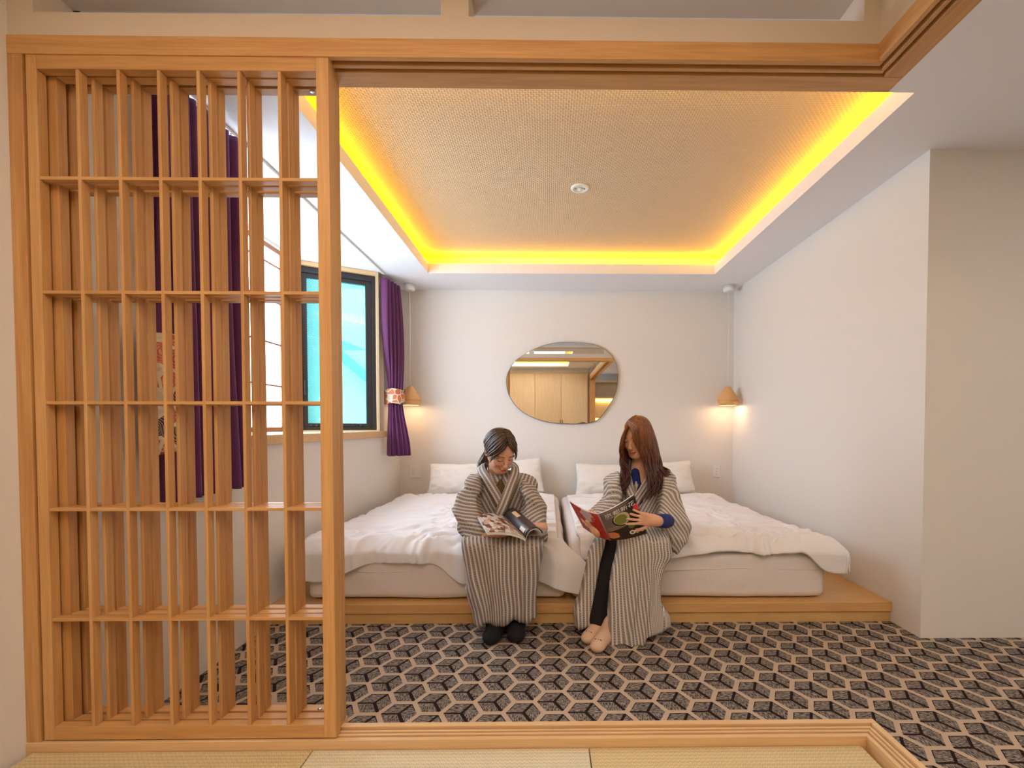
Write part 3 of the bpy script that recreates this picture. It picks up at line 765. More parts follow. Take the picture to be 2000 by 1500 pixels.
# ---- implicit surface toolkit
class Field:
    def __init__(s, xs, ys, zs):
        s.ax = [np.asarray(a, np.float32) for a in (xs, ys, zs)]
        s.F = np.full([len(a) for a in s.ax], .05, np.float32)
    def _sub(s, lo, hi, m):
        sl = []
        for a, l, h in zip(s.ax, lo, hi):
            i0 = max(0, np.searchsorted(a, l-m)-1); i1 = min(len(a), np.searchsorted(a, h+m)+1); sl.append(slice(i0, max(i1, i0+1)))
        X = s.ax[0][sl[0]][:, None, None]; Y = s.ax[1][sl[1]][None, :, None]; Z = s.ax[2][sl[2]][None, None, :]
        return tuple(sl), X, Y, Z
    def op(s, fn, lo, hi, k, mode='add'):
        m = k+.014
        sl, X, Y, Z = s._sub(lo, hi, m)
        d = fn(X, Y, Z); f = s.F[sl]
        if mode == 'add':
            if k > 0:
                h = np.maximum(k-np.abs(f-d), 0)/k; r = np.minimum(f, d)-h*h*k*.25
            else: r = np.minimum(f, d)
        else:
            d = -d
            if k > 0:
                h = np.maximum(k-np.abs(f-d), 0)/k; r = np.maximum(f, d)+h*h*k*.25
            else: r = np.maximum(f, d)
        s.F[sl] = r
    def cone(s, a, b, r1, r2, k=.01, mode='add'):
        a = np.array(a, float); b = np.array(b, float); r = max(r1, r2); ba = b-a; L2 = max(float(ba@ba), 1e-9)
        def fn(X, Y, Z):
            px, py, pz = X-a[0], Y-a[1], Z-a[2]
            h = np.clip((px*ba[0]+py*ba[1]+pz*ba[2])/L2, 0, 1)
            return np.sqrt((px-ba[0]*h)**2+(py-ba[1]*h)**2+(pz-ba[2]*h)**2)-(r1+(r2-r1)*h)
        s.op(fn, np.minimum(a, b)-r, np.maximum(a, b)+r, k, mode)
    def ell(s, c, rad, R=None, k=.01, mode='add'):
        c = np.array(c, float); rad = np.array(rad, float); R = np.eye(3) if R is None else np.array(R); m = rad.max()
        def fn(X, Y, Z):
            p = [X-c[0], Y-c[1], Z-c[2]]
            q = [sum(R[j, i]*p[j] for j in range(3)) for i in range(3)]
            k0 = np.sqrt(sum((q[i]/rad[i])**2 for i in range(3))); k1 = np.sqrt(sum((q[i]/rad[i]**2)**2 for i in range(3)))
            return k0*(k0-1)/np.maximum(k1, 1e-4)
        s.op(fn, c-m, c+m, k, mode)
    def prism(s, poly, yc, th, r, k=.02, mode='add'):
        """poly [(x, z)], slab of half thickness th about yc(X, Z) in Y, rounded by r"""
        P = np.array(poly, float)
        def fn(X, Y, Z):
            x = X[:, 0, :]+0*Z[:, 0, :]; z = Z[:, 0, :]+0*X[:, 0, :]
            d = np.full(x.shape, 1e9); sg = np.ones(x.shape)
            for i in range(len(P)):
                a, b = P[i], P[i-1]; e = b-a; wx, wz = x-a[0], z-a[1]
                h = np.clip((wx*e[0]+wz*e[1])/(e@e), 0, 1)
                d = np.minimum(d, (wx-e[0]*h)**2+(wz-e[1]*h)**2)
                c1, c2, c3 = z >= a[1], z < b[1], e[0]*wz > e[1]*wx
                sg = np.where((c1 & c2 & c3) | (~c1 & ~c2 & ~c3), -sg, sg)
            d2 = (np.sqrt(d)*sg)[:, None, :]+r
            dy = np.abs(Y-yc(X, Z))-(th(X, Z) if callable(th) else th)+r
            return np.sqrt(np.maximum(d2, 0)**2+np.maximum(dy, 0)**2)+np.minimum(np.maximum(d2, dy), 0)-r
        s.op(fn, (P[:, 0].min(), s.ax[1][0], P[:, 1].min()), (P[:, 0].max(), s.ax[1][-1], P[:, 1].max()), k, mode)
    def noise(s, fn):
        X = s.ax[0][:, None, None]; Y = s.ax[1][None, :, None]; Z = s.ax[2][None, None, :]
        near = np.abs(s.F) < .035
        idx = np.nonzero(near)
        s.F[idx] += fn(s.ax[0][idx[0]], s.ax[1][idx[1]], s.ax[2][idx[2]]).astype(np.float32)
    def mesh(s):
        F = s.F; n = F.shape; N = F < 0
        def c(a, i, j, k): return a[i:n[0]-1+i, j:n[1]-1+j, k:n[2]-1+k]
        cnt = np.zeros([q-1 for q in n], np.int8)
        for i in (0, 1):
            for j in (0, 1):
                for k in (0, 1): cnt += c(N, i, j, k)
        act = (cnt > 0) & (cnt < 8); I = np.argwhere(act)
        vid = -np.ones(act.shape, np.int32); vid[act] = np.arange(len(I))
        acc = np.zeros((len(I), 3)); num = np.zeros(len(I)); A = s.ax
        for d in range(3):
            o1, o2 = [q for q in range(3) if q != d]
            for u in (0, 1):
                for v in (0, 1):
                    p = I.copy(); p[:, o1] += u; p[:, o2] += v; q = p.copy(); q[:, d] += 1
                    fa = F[p[:, 0], p[:, 1], p[:, 2]]; fb = F[q[:, 0], q[:, 1], q[:, 2]]
                    m = (fa < 0) != (fb < 0); t = np.where(m, fa/np.where(m, fa-fb, 1), 0)
                    pos = np.zeros((len(I), 3))
                    for e in range(3): pos[:, e] = A[e][p[:, e]]
                    pos[:, d] += t*(A[d][np.minimum(p[:, d]+1, n[d]-1)]-A[d][p[:, d]])
                    acc += pos*m[:, None]; num += m
        V = acc/num[:, None]; Fc = []
        for d in range(3):
            o1, o2 = [(1, 2), (2, 0), (0, 1)][d]
            sl = [slice(1, -1)]*3; sl[d] = slice(0, -1); sh = [slice(1, -1)]*3; sh[d] = slice(1, None)
            a = N[tuple(sl)]; b = N[tuple(sh)]; E_ = np.argwhere(a != b)
            if not len(E_): continue
            inside = a[E_[:, 0], E_[:, 1], E_[:, 2]]
            base = E_+1; base[:, d] -= 1
            def vv(u, v):
                q = base.copy(); q[:, o1] -= u; q[:, o2] -= v; return vid[q[:, 0], q[:, 1], q[:, 2]]
            Q = np.stack([vv(1, 1), vv(0, 1), vv(0, 0), vv(1, 0)], -1)
            Q[~inside] = Q[~inside][:, ::-1]; Fc.append(Q)
        Fc = np.concatenate(Fc); Fc = Fc[(Fc >= 0).all(1)]
        return V, Fc
def axis(segs):
    """[(start, step), ..., (end, None)]"""
    out = []
    for (a, st_), (b, _) in zip(segs, segs[1:]): out += list(np.arange(a, b-st_*.5, st_))
    return out+[segs[-1][0]]
def to_obj(name, V, Fc, m, parent, attrs=None, relax=1):
    for _ in range(relax):
        s_ = np.zeros_like(V); c_ = np.zeros(len(V))
        for i in range(4):
            np.add.at(s_, Fc[:, i], V[Fc[:, (i+1) % 4]]+V[Fc[:, (i+3) % 4]]); np.add.at(c_, Fc[:, i], 2)
        V = V*.5+s_/np.maximum(c_, 1)[:, None]*.5
    base = np.array(parent.location) if parent is not None else np.zeros(3)
    me = bpy.data.meshes.new(name)
    me.vertices.add(len(V)); me.vertices.foreach_set('co', (V-base).astype(np.float32).ravel())
    me.loops.add(Fc.size); me.loops.foreach_set('vertex_index', Fc.astype(np.int32).ravel())
    me.polygons.add(len(Fc)); me.polygons.foreach_set('loop_start', np.arange(0, Fc.size, 4, dtype=np.int32))
    me.update(calc_edges=True); me.validate()
    for k_, arr in (attrs or {}).items():
        arr = arr(V) if callable(arr) else arr
        a = me.attributes.new(k_, 'FLOAT_VECTOR', 'POINT'); a.data.foreach_set('vector', arr.astype(np.float32).ravel())
    return mk(name, me, m, parent, True)

def rot(yaw, pitch, roll=0):
    y, p, r = [math.radians(q) for q in (yaw, pitch, roll)]
    return np.array(Matrix.Rotation(y, 3, 'Z') @ Matrix.Rotation(p, 3, 'X') @ Matrix.Rotation(r, 3, 'Y'))

# ---- materials
def skin_mat():
    n = NT('skin'); a = n.node('ShaderNodeAttribute'); a.attribute_name = 'hp'
    x, y, z = n.xyz(a.outputs['Vector']); ax = x.abs(); front = y < -.045
    nz = n.noise(n.coord(), 30, 2)
    c = n.mix(nz, srgb(222, 168, 138), srgb(234, 184, 154))
    # cheeks
    dch = ((ax-.038)*(ax-.038)+(z+.030)*(z+.030))*(1/.0006)
    c = n.mix((1-dch).max(0.0)*.35*front, c, srgb(226, 140, 120)+(1,))
    # lips
    zl = z+.0655+(ax*ax)*4.0; lip = ((x*x)*(1/.00050)+(zl*zl)*(1/.000075)) < 1
    c = n.mix(lip*front*.85, c, srgb(198, 98, 92)+(1,))
    c = n.mix((zl.abs() < .0011)*(ax < .021)*front, c, srgb(110, 48, 44)+(1,))
    # brows
    zb = z-(.0245-(ax-.032)*(ax-.032)*9); br = (zb.abs() < .0030)*(ax > .013)*(ax < .050)
    c = n.mix(br*front*.75, c, srgb(84, 54, 38)+(1,))
    # lowered lid and lashes
    ze = z-(-.0040+(ax-.031)*(ax-.031)*16); ey = (ze.abs() < .0026)*(ax > .015)*(ax < .047)
    c = n.mix(ey*front*.95, c, srgb(40, 24, 20)+(1,))
    zc = z-(.0035-(ax-.031)*(ax-.031)*14); cr = (zc.abs() < .0010)*(ax > .017)*(ax < .045)
    c = n.mix(cr*front*.4, c, srgb(150, 90, 70)+(1,))
    n.base((0, 0, 0), .48, .35); n.put(n.b.inputs['Base Color'], c)
    n.b.inputs['Subsurface Weight'].default_value = .08; n.b.inputs['Subsurface Radius'].default_value = (.01, .004, .002)
    return n.m
SKIN = skin_mat()
def yukata_mat(name, period, linew, base0, base1, dark, white):
    n = NT(name); a = n.node('ShaderNodeAttribute'); a.attribute_name = 'st'
    s_, t_, _ = n.xyz(a.outputs['Vector'])
    v = n.coord(); wob = n.noise(v, 9, 2)*.006
    u = (s_+wob)*(1/period); fr = u.fract(); cell = u.floor()
    d = (fr-.5).abs()                                   # .5 at the white line
    line = d > (.5-linew)
    # small tick marks between the lines
    tt = (t_*(1/.011)+cell*.5+fr*1.2).fract()
    mark = ((tt-.5).abs() < .20)*((d < .17))
    thread = n.noise(v, 500, 1)
    c = n.mix(thread, base0, base1)
    c = n.mix(mark*.80, c, dark+(1,))
    thin = ((d-.30).abs() < .035); c = n.mix(thin*.45, c, white+(1,))
    c = n.mix(line, c, white+(1,))
    n.base((0, 0, 0), .85, .15); n.put(n.b.inputs['Base Color'], c)
    n.bump(n.noise(v, 60, 3), .25, .004); return n.m
YUK1 = yukata_mat('striped_yukata_cotton', .0205, .072, srgb(132, 120, 114), srgb(170, 158, 150), srgb(92, 82, 80), srgb(236, 230, 222))
YUK2 = yukata_mat('striped_yukata_cotton_fine', .0168, .085, srgb(148, 138, 130), srgb(190, 180, 170), srgb(84, 76, 74), srgb(240, 234, 226))
def hair_mat(name, c0, c1, c2=None, z0=0, z1=1):
    n = NT(name); v = n.coord()
    g = n.noise(n.mapping(v, (260, 260, 14)), 1, 3)*.5+n.noise(n.mapping(v, (75, 75, 5)), 1, 2)*.5
    g = (g-.36)*3.6
    g = g.max(0.0).min(1.0)
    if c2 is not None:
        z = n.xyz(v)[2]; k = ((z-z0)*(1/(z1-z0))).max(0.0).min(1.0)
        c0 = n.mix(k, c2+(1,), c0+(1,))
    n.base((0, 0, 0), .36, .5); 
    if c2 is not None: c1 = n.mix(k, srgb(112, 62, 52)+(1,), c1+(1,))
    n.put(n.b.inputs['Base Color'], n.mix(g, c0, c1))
    n.b.inputs['Anisotropic'].default_value = .4; return n.m
HAIR1 = hair_mat('dark_brown_hair', srgb(26, 20, 18), srgb(104, 76, 54))
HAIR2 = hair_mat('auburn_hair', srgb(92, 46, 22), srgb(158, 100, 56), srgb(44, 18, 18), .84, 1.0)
def knit(name, c): return plain(name, c, .9, bumpy=.4, bscale=400)
BLACKK = knit('black_knit', srgb(22, 20, 22)); BEIGE = knit('beige_sock_knit', srgb(226, 190, 160)); NAVY = knit('navy_knit', srgb(38, 52, 120)); OLIVE = knit('olive_knit', srgb(104, 78, 46))

# ---- head, hand
def head(f, c, R, S_=1.0, neck=None):
    W = lambda *p: c+R @ (np.array(p)*S_)
    E_ = lambda p, r, k=.012, mode='add', R2=None: f.ell(W(*p), np.array(r)*S_, R if R2 is None else R @ R2, k, mode)
    E_((0, .022, .030), (.073, .090, .082)); E_((0, -.030, .020), (.060, .055, .060), .02)
    E_((0, -.032, -.040), (.053, .052, .068), .025); E_((0, -.060, -.094), (.018, .018, .016), .025)
    for q in (-1, 1):
        f.cone(W(q*.050, .005, -.045), W(q*.020, -.055, -.092), .014*S_, .012*S_, .03)      # jaw
        E_((q*.038, -.060, -.030), (.018, .018, .018), .02)                                 # cheek
        E_((q*.031, -.094, .001), (.014, .012, .0085), .012, 'cut')                         # eye socket
        E_((q*.031, -.0735, .000), (.0155, .0125, .0105), .005)                             # lid over eyeball
        E_((q*.033, -.078, .020), (.020, .008, .006), .012)                                 # brow
        E_((q*.074, .012, -.012), (.007, .016, .028), .006, R2=rot(q*-18, 10)); E_((q*.080, .006, -.012), (.004, .007, .015), .004, 'cut')
        E_((q*.0095, -.094, -.0355), (.0065, .008, .0060), .006)
    f.cone(W(0, -.080, .004), W(0, -.101, -.030), .0065*S_, .0085*S_, .010); E_((0, -.100, -.033), (.0085, .008, .0070), .006)
    E_((0, -.0875, -.0610), (.019, .0070, .0045), .006); E_((0, -.0870, -.0700), (.016, .0070, .0050), .005)
    if neck is not None: f.cone(W(0, .028, -.060), neck, .046*S_, .050*S_, .03)

def hand(f, wrist, fwd, back, side, curl, spread=.06, thumb=(.5, .4), S_=1.0, forearm=None, fcurl=None):
    """fwd: towards the fingertips, back: normal of the back of the hand, side +1: thumb on +cross(fwd, back)"""
    wrist = np.array(wrist, float); fwd = np.array(fwd, float); fwd /= np.linalg.norm(fwd)
    back = np.array(back, float); back -= fwd*(back@fwd); back /= np.linalg.norm(back); lat = np.cross(fwd, back)*side
    S = .92*S_
    P = lambda a, b, c: wrist+(fwd*a+lat*b+back*c)*S
    for b in (-.026, -.009, .009, .026): f.cone(P(.012, b*.75, 0), P(.080, b, 0), .0125*S, .0098*S, .012)
    f.cone(P(-.02, 0, 0), P(.02, 0, 0), .021*S, .020*S, .02)
    for i, (b, L, r) in enumerate(((.0275, .068, .0080), (.0095, .076, .0082), (-.0090, .071, .0078), (-.0265, .056, .0070))):
        cu = fcurl[i] if fcurl else curl
        d = fwd+lat*spread*(1.5-i); d /= np.linalg.norm(d); p = P(.083, b, 0); ang = 0
        for j, (fr, rr) in enumerate(((.45, 1), (.30, .92), (.25, .82))):
            ang += cu[j]
            q = p+(d*math.cos(ang)-back*math.sin(ang))*L*fr*S
            f.cone(p, q, r*rr*S, r*(rr-.08)*S, .003); p = q
    p = P(.018, .022, -.006); d = lat*math.sin(thumb[0])+fwd*math.cos(thumb[0])
    for L, r, a in ((.036, .0115, 0), (.028, .0092, thumb[1]), (.022, .0080, thumb[1]*1.7)):
        q = p+(d*math.cos(a)-back*math.sin(a))*L*S; f.cone(p, q, r*S, r*.88*S, .006); p = q

def locks(name, guides, count, r, m, parent, jit=.006, pts=22, seed=1, wave=0.0, taper=.35, nseg=5):
    """guides: list of polylines (same number of points); locks fill the sheet between neighbouring guides"""
    rg = np.random.RandomState(seed); G = np.array(guides, float); ng, npt = G.shape[:2]
    base = np.array(parent.location); bm = bmesh.new()
    def cr(P, t):
        x = t*(len(P)-1); i = min(int(x), len(P)-2); u = x-i
        p1, p2 = P[i], P[i+1]; p0 = P[i-1] if i > 0 else 2*p1-p2; p3 = P[i+2] if i+2 < len(P) else 2*p2-p1
        return .5*((2*p1)+(-p0+p2)*u+(2*p0-5*p1+4*p2-p3)*u*u+(-p0+3*p1-3*p2+p3)*u**3)
    for k in range(count):
        g = (k+.5)/count*(ng-1)+rg.uniform(-.3, .3)/count*(ng-1)*2; g = min(max(g, 0), ng-1.0001)
        Gi = np.array([cr(G[:, j], g/(ng-1)) for j in range(npt)])
        off = rg.normal(0, jit, 3); ph = rg.uniform(0, 6.28); end = rg.uniform(.86, 1.0); L = []
        for j in range(pts):
            t = j/(pts-1)*end; p = cr(Gi, t)+off*(.25+.9*t)
            if wave: p = p+np.array([math.sin(t*15+ph*.4), math.cos(t*13+ph*.4)*.5, 0])*wave*max(0, t-.45)*1.8
            L.append(p-base)
        rr = r*rg.uniform(.7, 1.25); rings = []
        for j, p in enumerate(L):
            d = L[min(j+1, pts-1)]-L[max(j-1, 0)]; d = d/max(np.linalg.norm(d), 1e-6)
            a = np.cross(d, (0.3, 1, .1)); a /= max(np.linalg.norm(a), 1e-6); b = np.cross(d, a)
            t = j/(pts-1); q = rr*(1-(1-taper)*t**2)*(min(1, t*10+.35)); q = q if j < pts-1 else q*.2
            rings.append([bm.verts.new(p+(a*math.cos(2*pi*e/nseg)+b*math.sin(2*pi*e/nseg))*q) for e in range(nseg)])
        for A_, B_ in zip(rings, rings[1:]):
            for e in range(nseg): bm.faces.new((A_[e], A_[(e+1) % nseg], B_[(e+1) % nseg], B_[e]))
    return done(bm, name, m, parent, True)

def ribbon(name, pts, hw, nrm, m, parent, period_off=0.0, thick=.004, n=40):
    P = np.array(pts, float); out = []; st_ = []
    def cr(t):
        x = t*(len(P)-1); i = min(int(x), len(P)-2); u = x-i
        p1, p2 = P[i], P[i+1]; p0 = P[i-1] if i > 0 else 2*p1-p2; p3 = P[i+2] if i+2 < len(P) else 2*p2-p1
        return .5*((2*p1)+(-p0+p2)*u+(2*p0-5*p1+4*p2-p3)*u*u+(-p0+3*p1-3*p2+p3)*u**3)
    C = [cr(i/(n-1)) for i in range(n)]; ln = 0
    for i in range(n):
        d = C[min(i+1, n-1)]-C[max(i-1, 0)]; d /= np.linalg.norm(d); N_ = np.array(nrm(i/(n-1)) if callable(nrm) else nrm, float)
        l = np.cross(d, N_); l /= np.linalg.norm(l); N2 = np.cross(l, d); N2 *= np.sign(N2@N_)
        row = []; srow = []
        for e in np.linspace(-1, 1, 9): row.append(C[i]+l*hw*e+N2*.006*(1-e*e)); srow.append((e*hw+period_off, ln, 0))
        if i: ln += np.linalg.norm(C[i]-C[i-1])
        out.append(row); st_.append(srow)
    base = np.array(parent.location); o = grid_mesh(name, np.array(out)-base, m, parent, thick=thick)
    a = o.data.attributes.new('st', 'FLOAT_VECTOR', 'POINT'); a.data.foreach_set('vector', np.array(st_, np.float32).ravel())
    return o
def pz(L): return [tuple(at(*q)[[0, 2]]) for q in L]
def fold(x, z, sd, fx=9, fz=1.6, k=.006):
    k = k*1.5
    w_ = fbm(x*2, z*2, sd, 2)*.06
    return (np.abs(fbm((x+w_)*fx, z*fz, sd, 2))-.35)*k*2
def diag(a, off=0.0):
    ca, sa = math.cos(math.radians(a)), math.sin(math.radians(a))
    return lambda V: np.stack([V[:, 0]*ca+V[:, 2]*sa+off, -V[:, 0]*sa+V[:, 2]*ca, V[:, 1]], -1)
# ---------------------------------------------------------------- left woman
def woman_left():
    w = empty('person', (-.25, 2.30, .0), label='woman with tied-back dark hair in striped yukata, reading the magazine on her lap', cat='person')
    R = rot(30, 35, -3); c = np.array((-.254, 2.418, .915)); S_ = .97
    neckb = at(972, 930, 2.52)
    ax = [axis([(-.56, .006), (-.37, .0035), (-.345, .0022), (-.155, .0035), (.0, .006), (.04, None)]),
          axis([(2.02, .0045), (2.30, .0024), (2.54, .006), (2.92, None)]),
          axis([(-.01, .006), (.46, .0035), (.64, .006), (.78, .0022), (1.05, None)])]
    f = Field(*ax)
    head(f, c, R, S_, neckb)
    sl, sr = at(925, 950, 2.52), at(1032, 950, 2.52)
    f.cone(sl, sr, .044, .044, .04); f.cone(neckb, neckb-[0, 0, .04], .05, .07, .04)
    f.ell(at(977, 985, 2.56), (.15, .095, .15), None, .06); f.ell((-.25, 2.66, .56), (.16, .12, .11), None, .06)
    el, er = at(912, 1026, 2.40), at(1046, 1006, 2.40); wl, wr = at(946, 1047, 2.22), at(1057, 1033, 2.26)
    f.cone(sl, el, .038, .032, .02); f.cone(el, wl, .036, .024, .02); f.cone(sr, er, .038, .032, .02); f.cone(er, wr, .032, .024, .02)
    for hx, kx, fx_ in ((-.32, -.315, -.262), (-.17, -.135, -.168)):
        f.cone((hx, 2.64, .52), (kx, 2.27, .43), .075, .055, .03); f.cone((kx, 2.27, .43), (fx_, 2.28, .09), .052, .034, .02)
        f.cone((fx_, 2.28, .045), (fx_, 2.20, .032), .034, .030, .02)
    # her right hand under the open magazine, her left hand inside the curled page
    hand(f, wl, (.95, -.22, .05), (0, -.55, -.85), -1, (.25, .3, .3), .05, (.5, .2))
    hand(f, wr, (-.72, -.60, .02), (.15, -.9, .35), 1, (.7, .9, .7), .03, (.35, .3))
    V, Fc = f.mesh(); to_obj('body', V, Fc, SKIN, w, {'hp': lambda V: ((V-c) @ R)/S_})
    # socks
    f = Field(np.arange(-.34, -.08, .005), np.arange(2.06, 2.40, .005), np.arange(-.01, .36, .005))
    for x, y0, dx in ((-.262, 2.165, -.010), (-.167, 2.185, .010)):
        f.cone((x, 2.285, .30), (x, 2.285, .055), .052, .050, .02); f.cone((x, 2.28, .045), (x+dx, y0, .034), .050, .040, .03)
        f.ell((x+dx*1.3, y0-.012, .030), (.040, .042, .029), None, .02)
    V, Fc = f.mesh(); V[:, 2] = np.maximum(V[:, 2], .001); o = to_obj('socks', V, Fc, BLACKK, w); o['label'] = 'black socks'
    # under layer at the neckline
    f = Field(np.arange(-.34, -.14, .005), np.arange(2.34, 2.60, .005), np.arange(.68, .90, .005))
    f.cone(neckb+[.008, -.01, -.005], at(982, 975, 2.40), .052, .040, .02)
    V, Fc = f.mesh(); Vm = V; o = to_obj('undershirt', V, Fc, OLIVE, w); o['label'] = 'olive brown undershirt showing at the neckline'
    # yukata body
    f = Field(np.arange(-.50, .02, .005), np.arange(2.24, 2.86, .005), np.arange(.42, .86, .005))
    f.cone(at(930, 950, 2.50), at(1026, 950, 2.50), .056, .056, .05)
    for q in (at(922, 946, 2.50), at(1034, 946, 2.50)): f.cone(neckb+[0, 0, -.022], q, .045, .040, .04)
    f.ell(at(977, 985, 2.52), (.165, .125, .17), None, .06); f.ell((-.25, 2.62, .55), (.19, .17, .12), None, .06)
    f.cone(neckb, neckb+[.0, -.01, .13], .050, .060, .01, 'cut')
    f.cone(at(974, 906, 2.42), at(985, 980, 2.36), .060, .026, .005, 'cut')
    f.noise(lambda x, y, z: fold(x*.8+z*.5*np.sign(x+.25), z, 3, 10, 3, .006))
    V, Fc = f.mesh()
    ca = lambda V: np.stack([np.where(V[:, 0] < -.25+(V[:, 2]-.62)*.42, V[:, 0]*.87+V[:, 2]*.5, V[:, 0]*.93-V[:, 2]*.37), V[:, 2], V[:, 1]], -1)
    to_obj('yukata_bodice', V, Fc, YUK1, w, {'st': ca})
    # skirt over thighs and shins
    f = Field(np.arange(-.52, .06, .005), np.arange(2.08, 2.86, .005), np.arange(.03, .64, .005))
    lap = pz([(902, 1068, 2.2), (905, 1045, 2.25), (950, 1040, 2.3), (1040, 1040, 2.3), (1058, 1062, 2.2), (1056, 1120, 2.2), (1052, 1170, 2.2), (1054, 1212, 2.2), (1025, 1219, 2.2), (1000, 1216, 2.2), (965, 1226, 2.2), (920, 1229, 2.2), (912, 1160, 2.2), (908, 1110, 2.2)])
    f.prism(lap, lambda X, Z: 2.245+0*X+.02*np.clip(.3-Z, 0, 1), .095, .055, .0)
    for hx, kx in ((-.34, -.325), (-.16, -.130)): f.cone((hx, 2.66, .51), (kx, 2.25, .435), .105, .085, .05)
    f.cone((-.34, 2.66, .50), (-.16, 2.66, .50), .12, .12, .05)
    f.noise(lambda x, y, z: fold(x, z, 8, 13, .8, .008)*sstep(.50, .30, z)+fold(x*.6, y*1.5, 4, 10, 2, .004)*sstep(.3, .5, z)-.006*np.exp(-((z-.25+(x+.40)*1.2)/.03)**2)*sstep(-.28, -.38, x))
    V, Fc = f.mesh()
    def st1(V):
        x, y, z = V.T; k = sstep(.10, .46, z)
        s_ = x+(.22*(z-.46))*(sstep(-.20, -.34, x))+.018*fbm(x*3, z*3, 2, 2)
        return np.stack([s_, z-y, x], -1)
    to_obj('yukata_skirt', V, Fc, YUK1, w, {'st': st1})
    # sleeves
    def sleeve(poly, yc, th, arm, ang, sd, lo, hi):
        f = Field(np.arange(lo[0], hi[0], .005), np.arange(2.08, 2.66, .005), np.arange(lo[1], hi[1], .005))
        f.prism(pz(poly), yc, th, .03, 0)
        for a, b, r1, r2 in arm: f.cone(a, b, r1, r2, .04)
        f.noise(lambda x, y, z: fold(x*.7+z*.8, z+x*.3, sd, 9, 5, .010))
        V, Fc = f.mesh(); return to_obj('yukata_sleeve', V, Fc, YUK1, w, {'st': lambda V: np.stack([V[:, 2]*math.cos(ang)+V[:, 0]*math.sin(ang)+(V[:, 1]-2.3)*.35+.02*fbm(V[:, 0]*5, V[:, 2]*5, sd), V[:, 0]+V[:, 1], V[:, 1]], -1)})
    sleeve([(922, 930, 2.5), (900, 955, 2.45), (894, 985, 2.4), (893, 1020, 2.3), (900, 1045, 2.25), (914, 1071, 2.25), (944, 1055, 2.2), (951, 1034, 2.22), (944, 1010, 2.35), (942, 960, 2.45), (942, 925, 2.5)],
           lambda X, Z: 2.27+.50*np.clip(Z-.50, 0, .4), .075, [(at(926, 952, 2.48), at(915, 1018, 2.36), .054, .062), (at(915, 1020, 2.36), at(935, 1046, 2.24), .058, .045)], .25, 21, (-.58, .44), (-.22, .86))
    sleeve([(1018, 930, 2.5), (1044, 952, 2.45), (1057, 975, 2.42), (1066, 1010, 2.35), (1064, 1036, 2.3), (1068, 1056, 2.3), (1040, 1058, 2.28), (1030, 1020, 2.35), (1024, 990, 2.4), (1022, 950, 2.45)],
           lambda X, Z: 2.32+.45*np.clip(Z-.50, 0, .4), .065, [(at(1030, 952, 2.48), at(1044, 1004, 2.38), .050, .052), (at(1044, 1006, 2.38), at(1052, 1026, 2.30), .05, .040)], -.55, 23, (-.24, .44), (.12, .86))
    # collar: the under band, then the band crossing over it
    ribbon('collar_band', [at(962, 905, 2.60), at(944, 906, 2.55), at(940, 917, 2.46), at(953, 940, 2.385), at(970, 968, 2.350), at(982, 992, 2.345)], .025, lambda t: (-.5*(1-t), -1, .2), YUK1, w, .004)
    ribbon('collar_band', [at(975, 903, 2.60), at(1002, 910, 2.54), at(1006, 922, 2.45), at(997, 948, 2.375), at(984, 982, 2.335), at(972, 1010, 2.330), at(966, 1030, 2.335)], .025, lambda t: (.5*(1-t), -1, .2), YUK1, w, .008)
    # hair: swept back with a middle parting, loose fringe strands and a low ponytail
    W = lambda *p: c+R @ (np.array(p)*S_)
    f = Field(np.arange(-.38, -.12, .003), np.arange(2.28, 2.58, .003), np.arange(.80, 1.06, .003))
    f.ell(W(0, .024, .034), np.array((.079, .095, .086))*S_, R, 0); f.ell(W(0, .045, .00), np.array((.074, .075, .080))*S_, R, .02)
    f.ell(W(0, -.088, -.028), np.array((.062, .066, .098))*S_, R, .006, 'cut')
    for q in (-1, 1): f.ell(W(q*.080, .004, -.030), np.array((.020, .024, .036))*S_, R, .006, 'cut')
    f.cone(W(0, -.01, -.13), W(0, .12, -.16), .05, .05, .01, 'cut')
    V, Fc = f.mesh(); to_obj('hair', V, Fc, HAIR1, w)
    for q in (-1, 1):
        g = [[W(q*.003, -.050, .100), W(q*.022, -.072, .080), W(q*.046, -.076, .050), W(q*.064, -.058, .020), W(q*.076, -.036, -.014)],
             [W(q*.004, -.030, .112), W(q*.034, -.050, .098), W(q*.062, -.050, .062), W(q*.078, -.030, .020), W(q*.082, -.010, -.020)],
             [W(q*.004, .000, .119), W(q*.040, -.010, .110), W(q*.070, -.004, .070), W(q*.082, .010, .020), W(q*.076, .040, -.030)],
             [W(q*.003, .035, .119), W(q*.045, .035, .104), W(q*.074, .042, .060), W(q*.078, .060, .010), W(q*.040, .105, -.030)],
             [W(q*.002, .070, .104), W(q*.035, .080, .090), W(q*.060, .090, .050), W(q*.055, .105, .000), W(q*.015, .115, -.035)]]
        locks('hair_locks', g, 46, .0052, HAIR1, w, .0022, 18, 3+q)
        locks('fringe', [[W(q*.004, -.062, .095), W(q*.026, -.084, .074), W(q*.054, -.080, .044), W(q*.068, -.066, .006), W(q*.070, -.056, -.028)],
                         [W(q*.006, -.058, .098), W(q*.030, -.080, .078), W(q*.056, -.078, .040), W(q*.072, -.058, .008), W(q*.080, -.050, -.036)]], 14, .0030, HAIR1, w, .0030, 16, 8+q)
    t0 = W(0, .118, -.035)
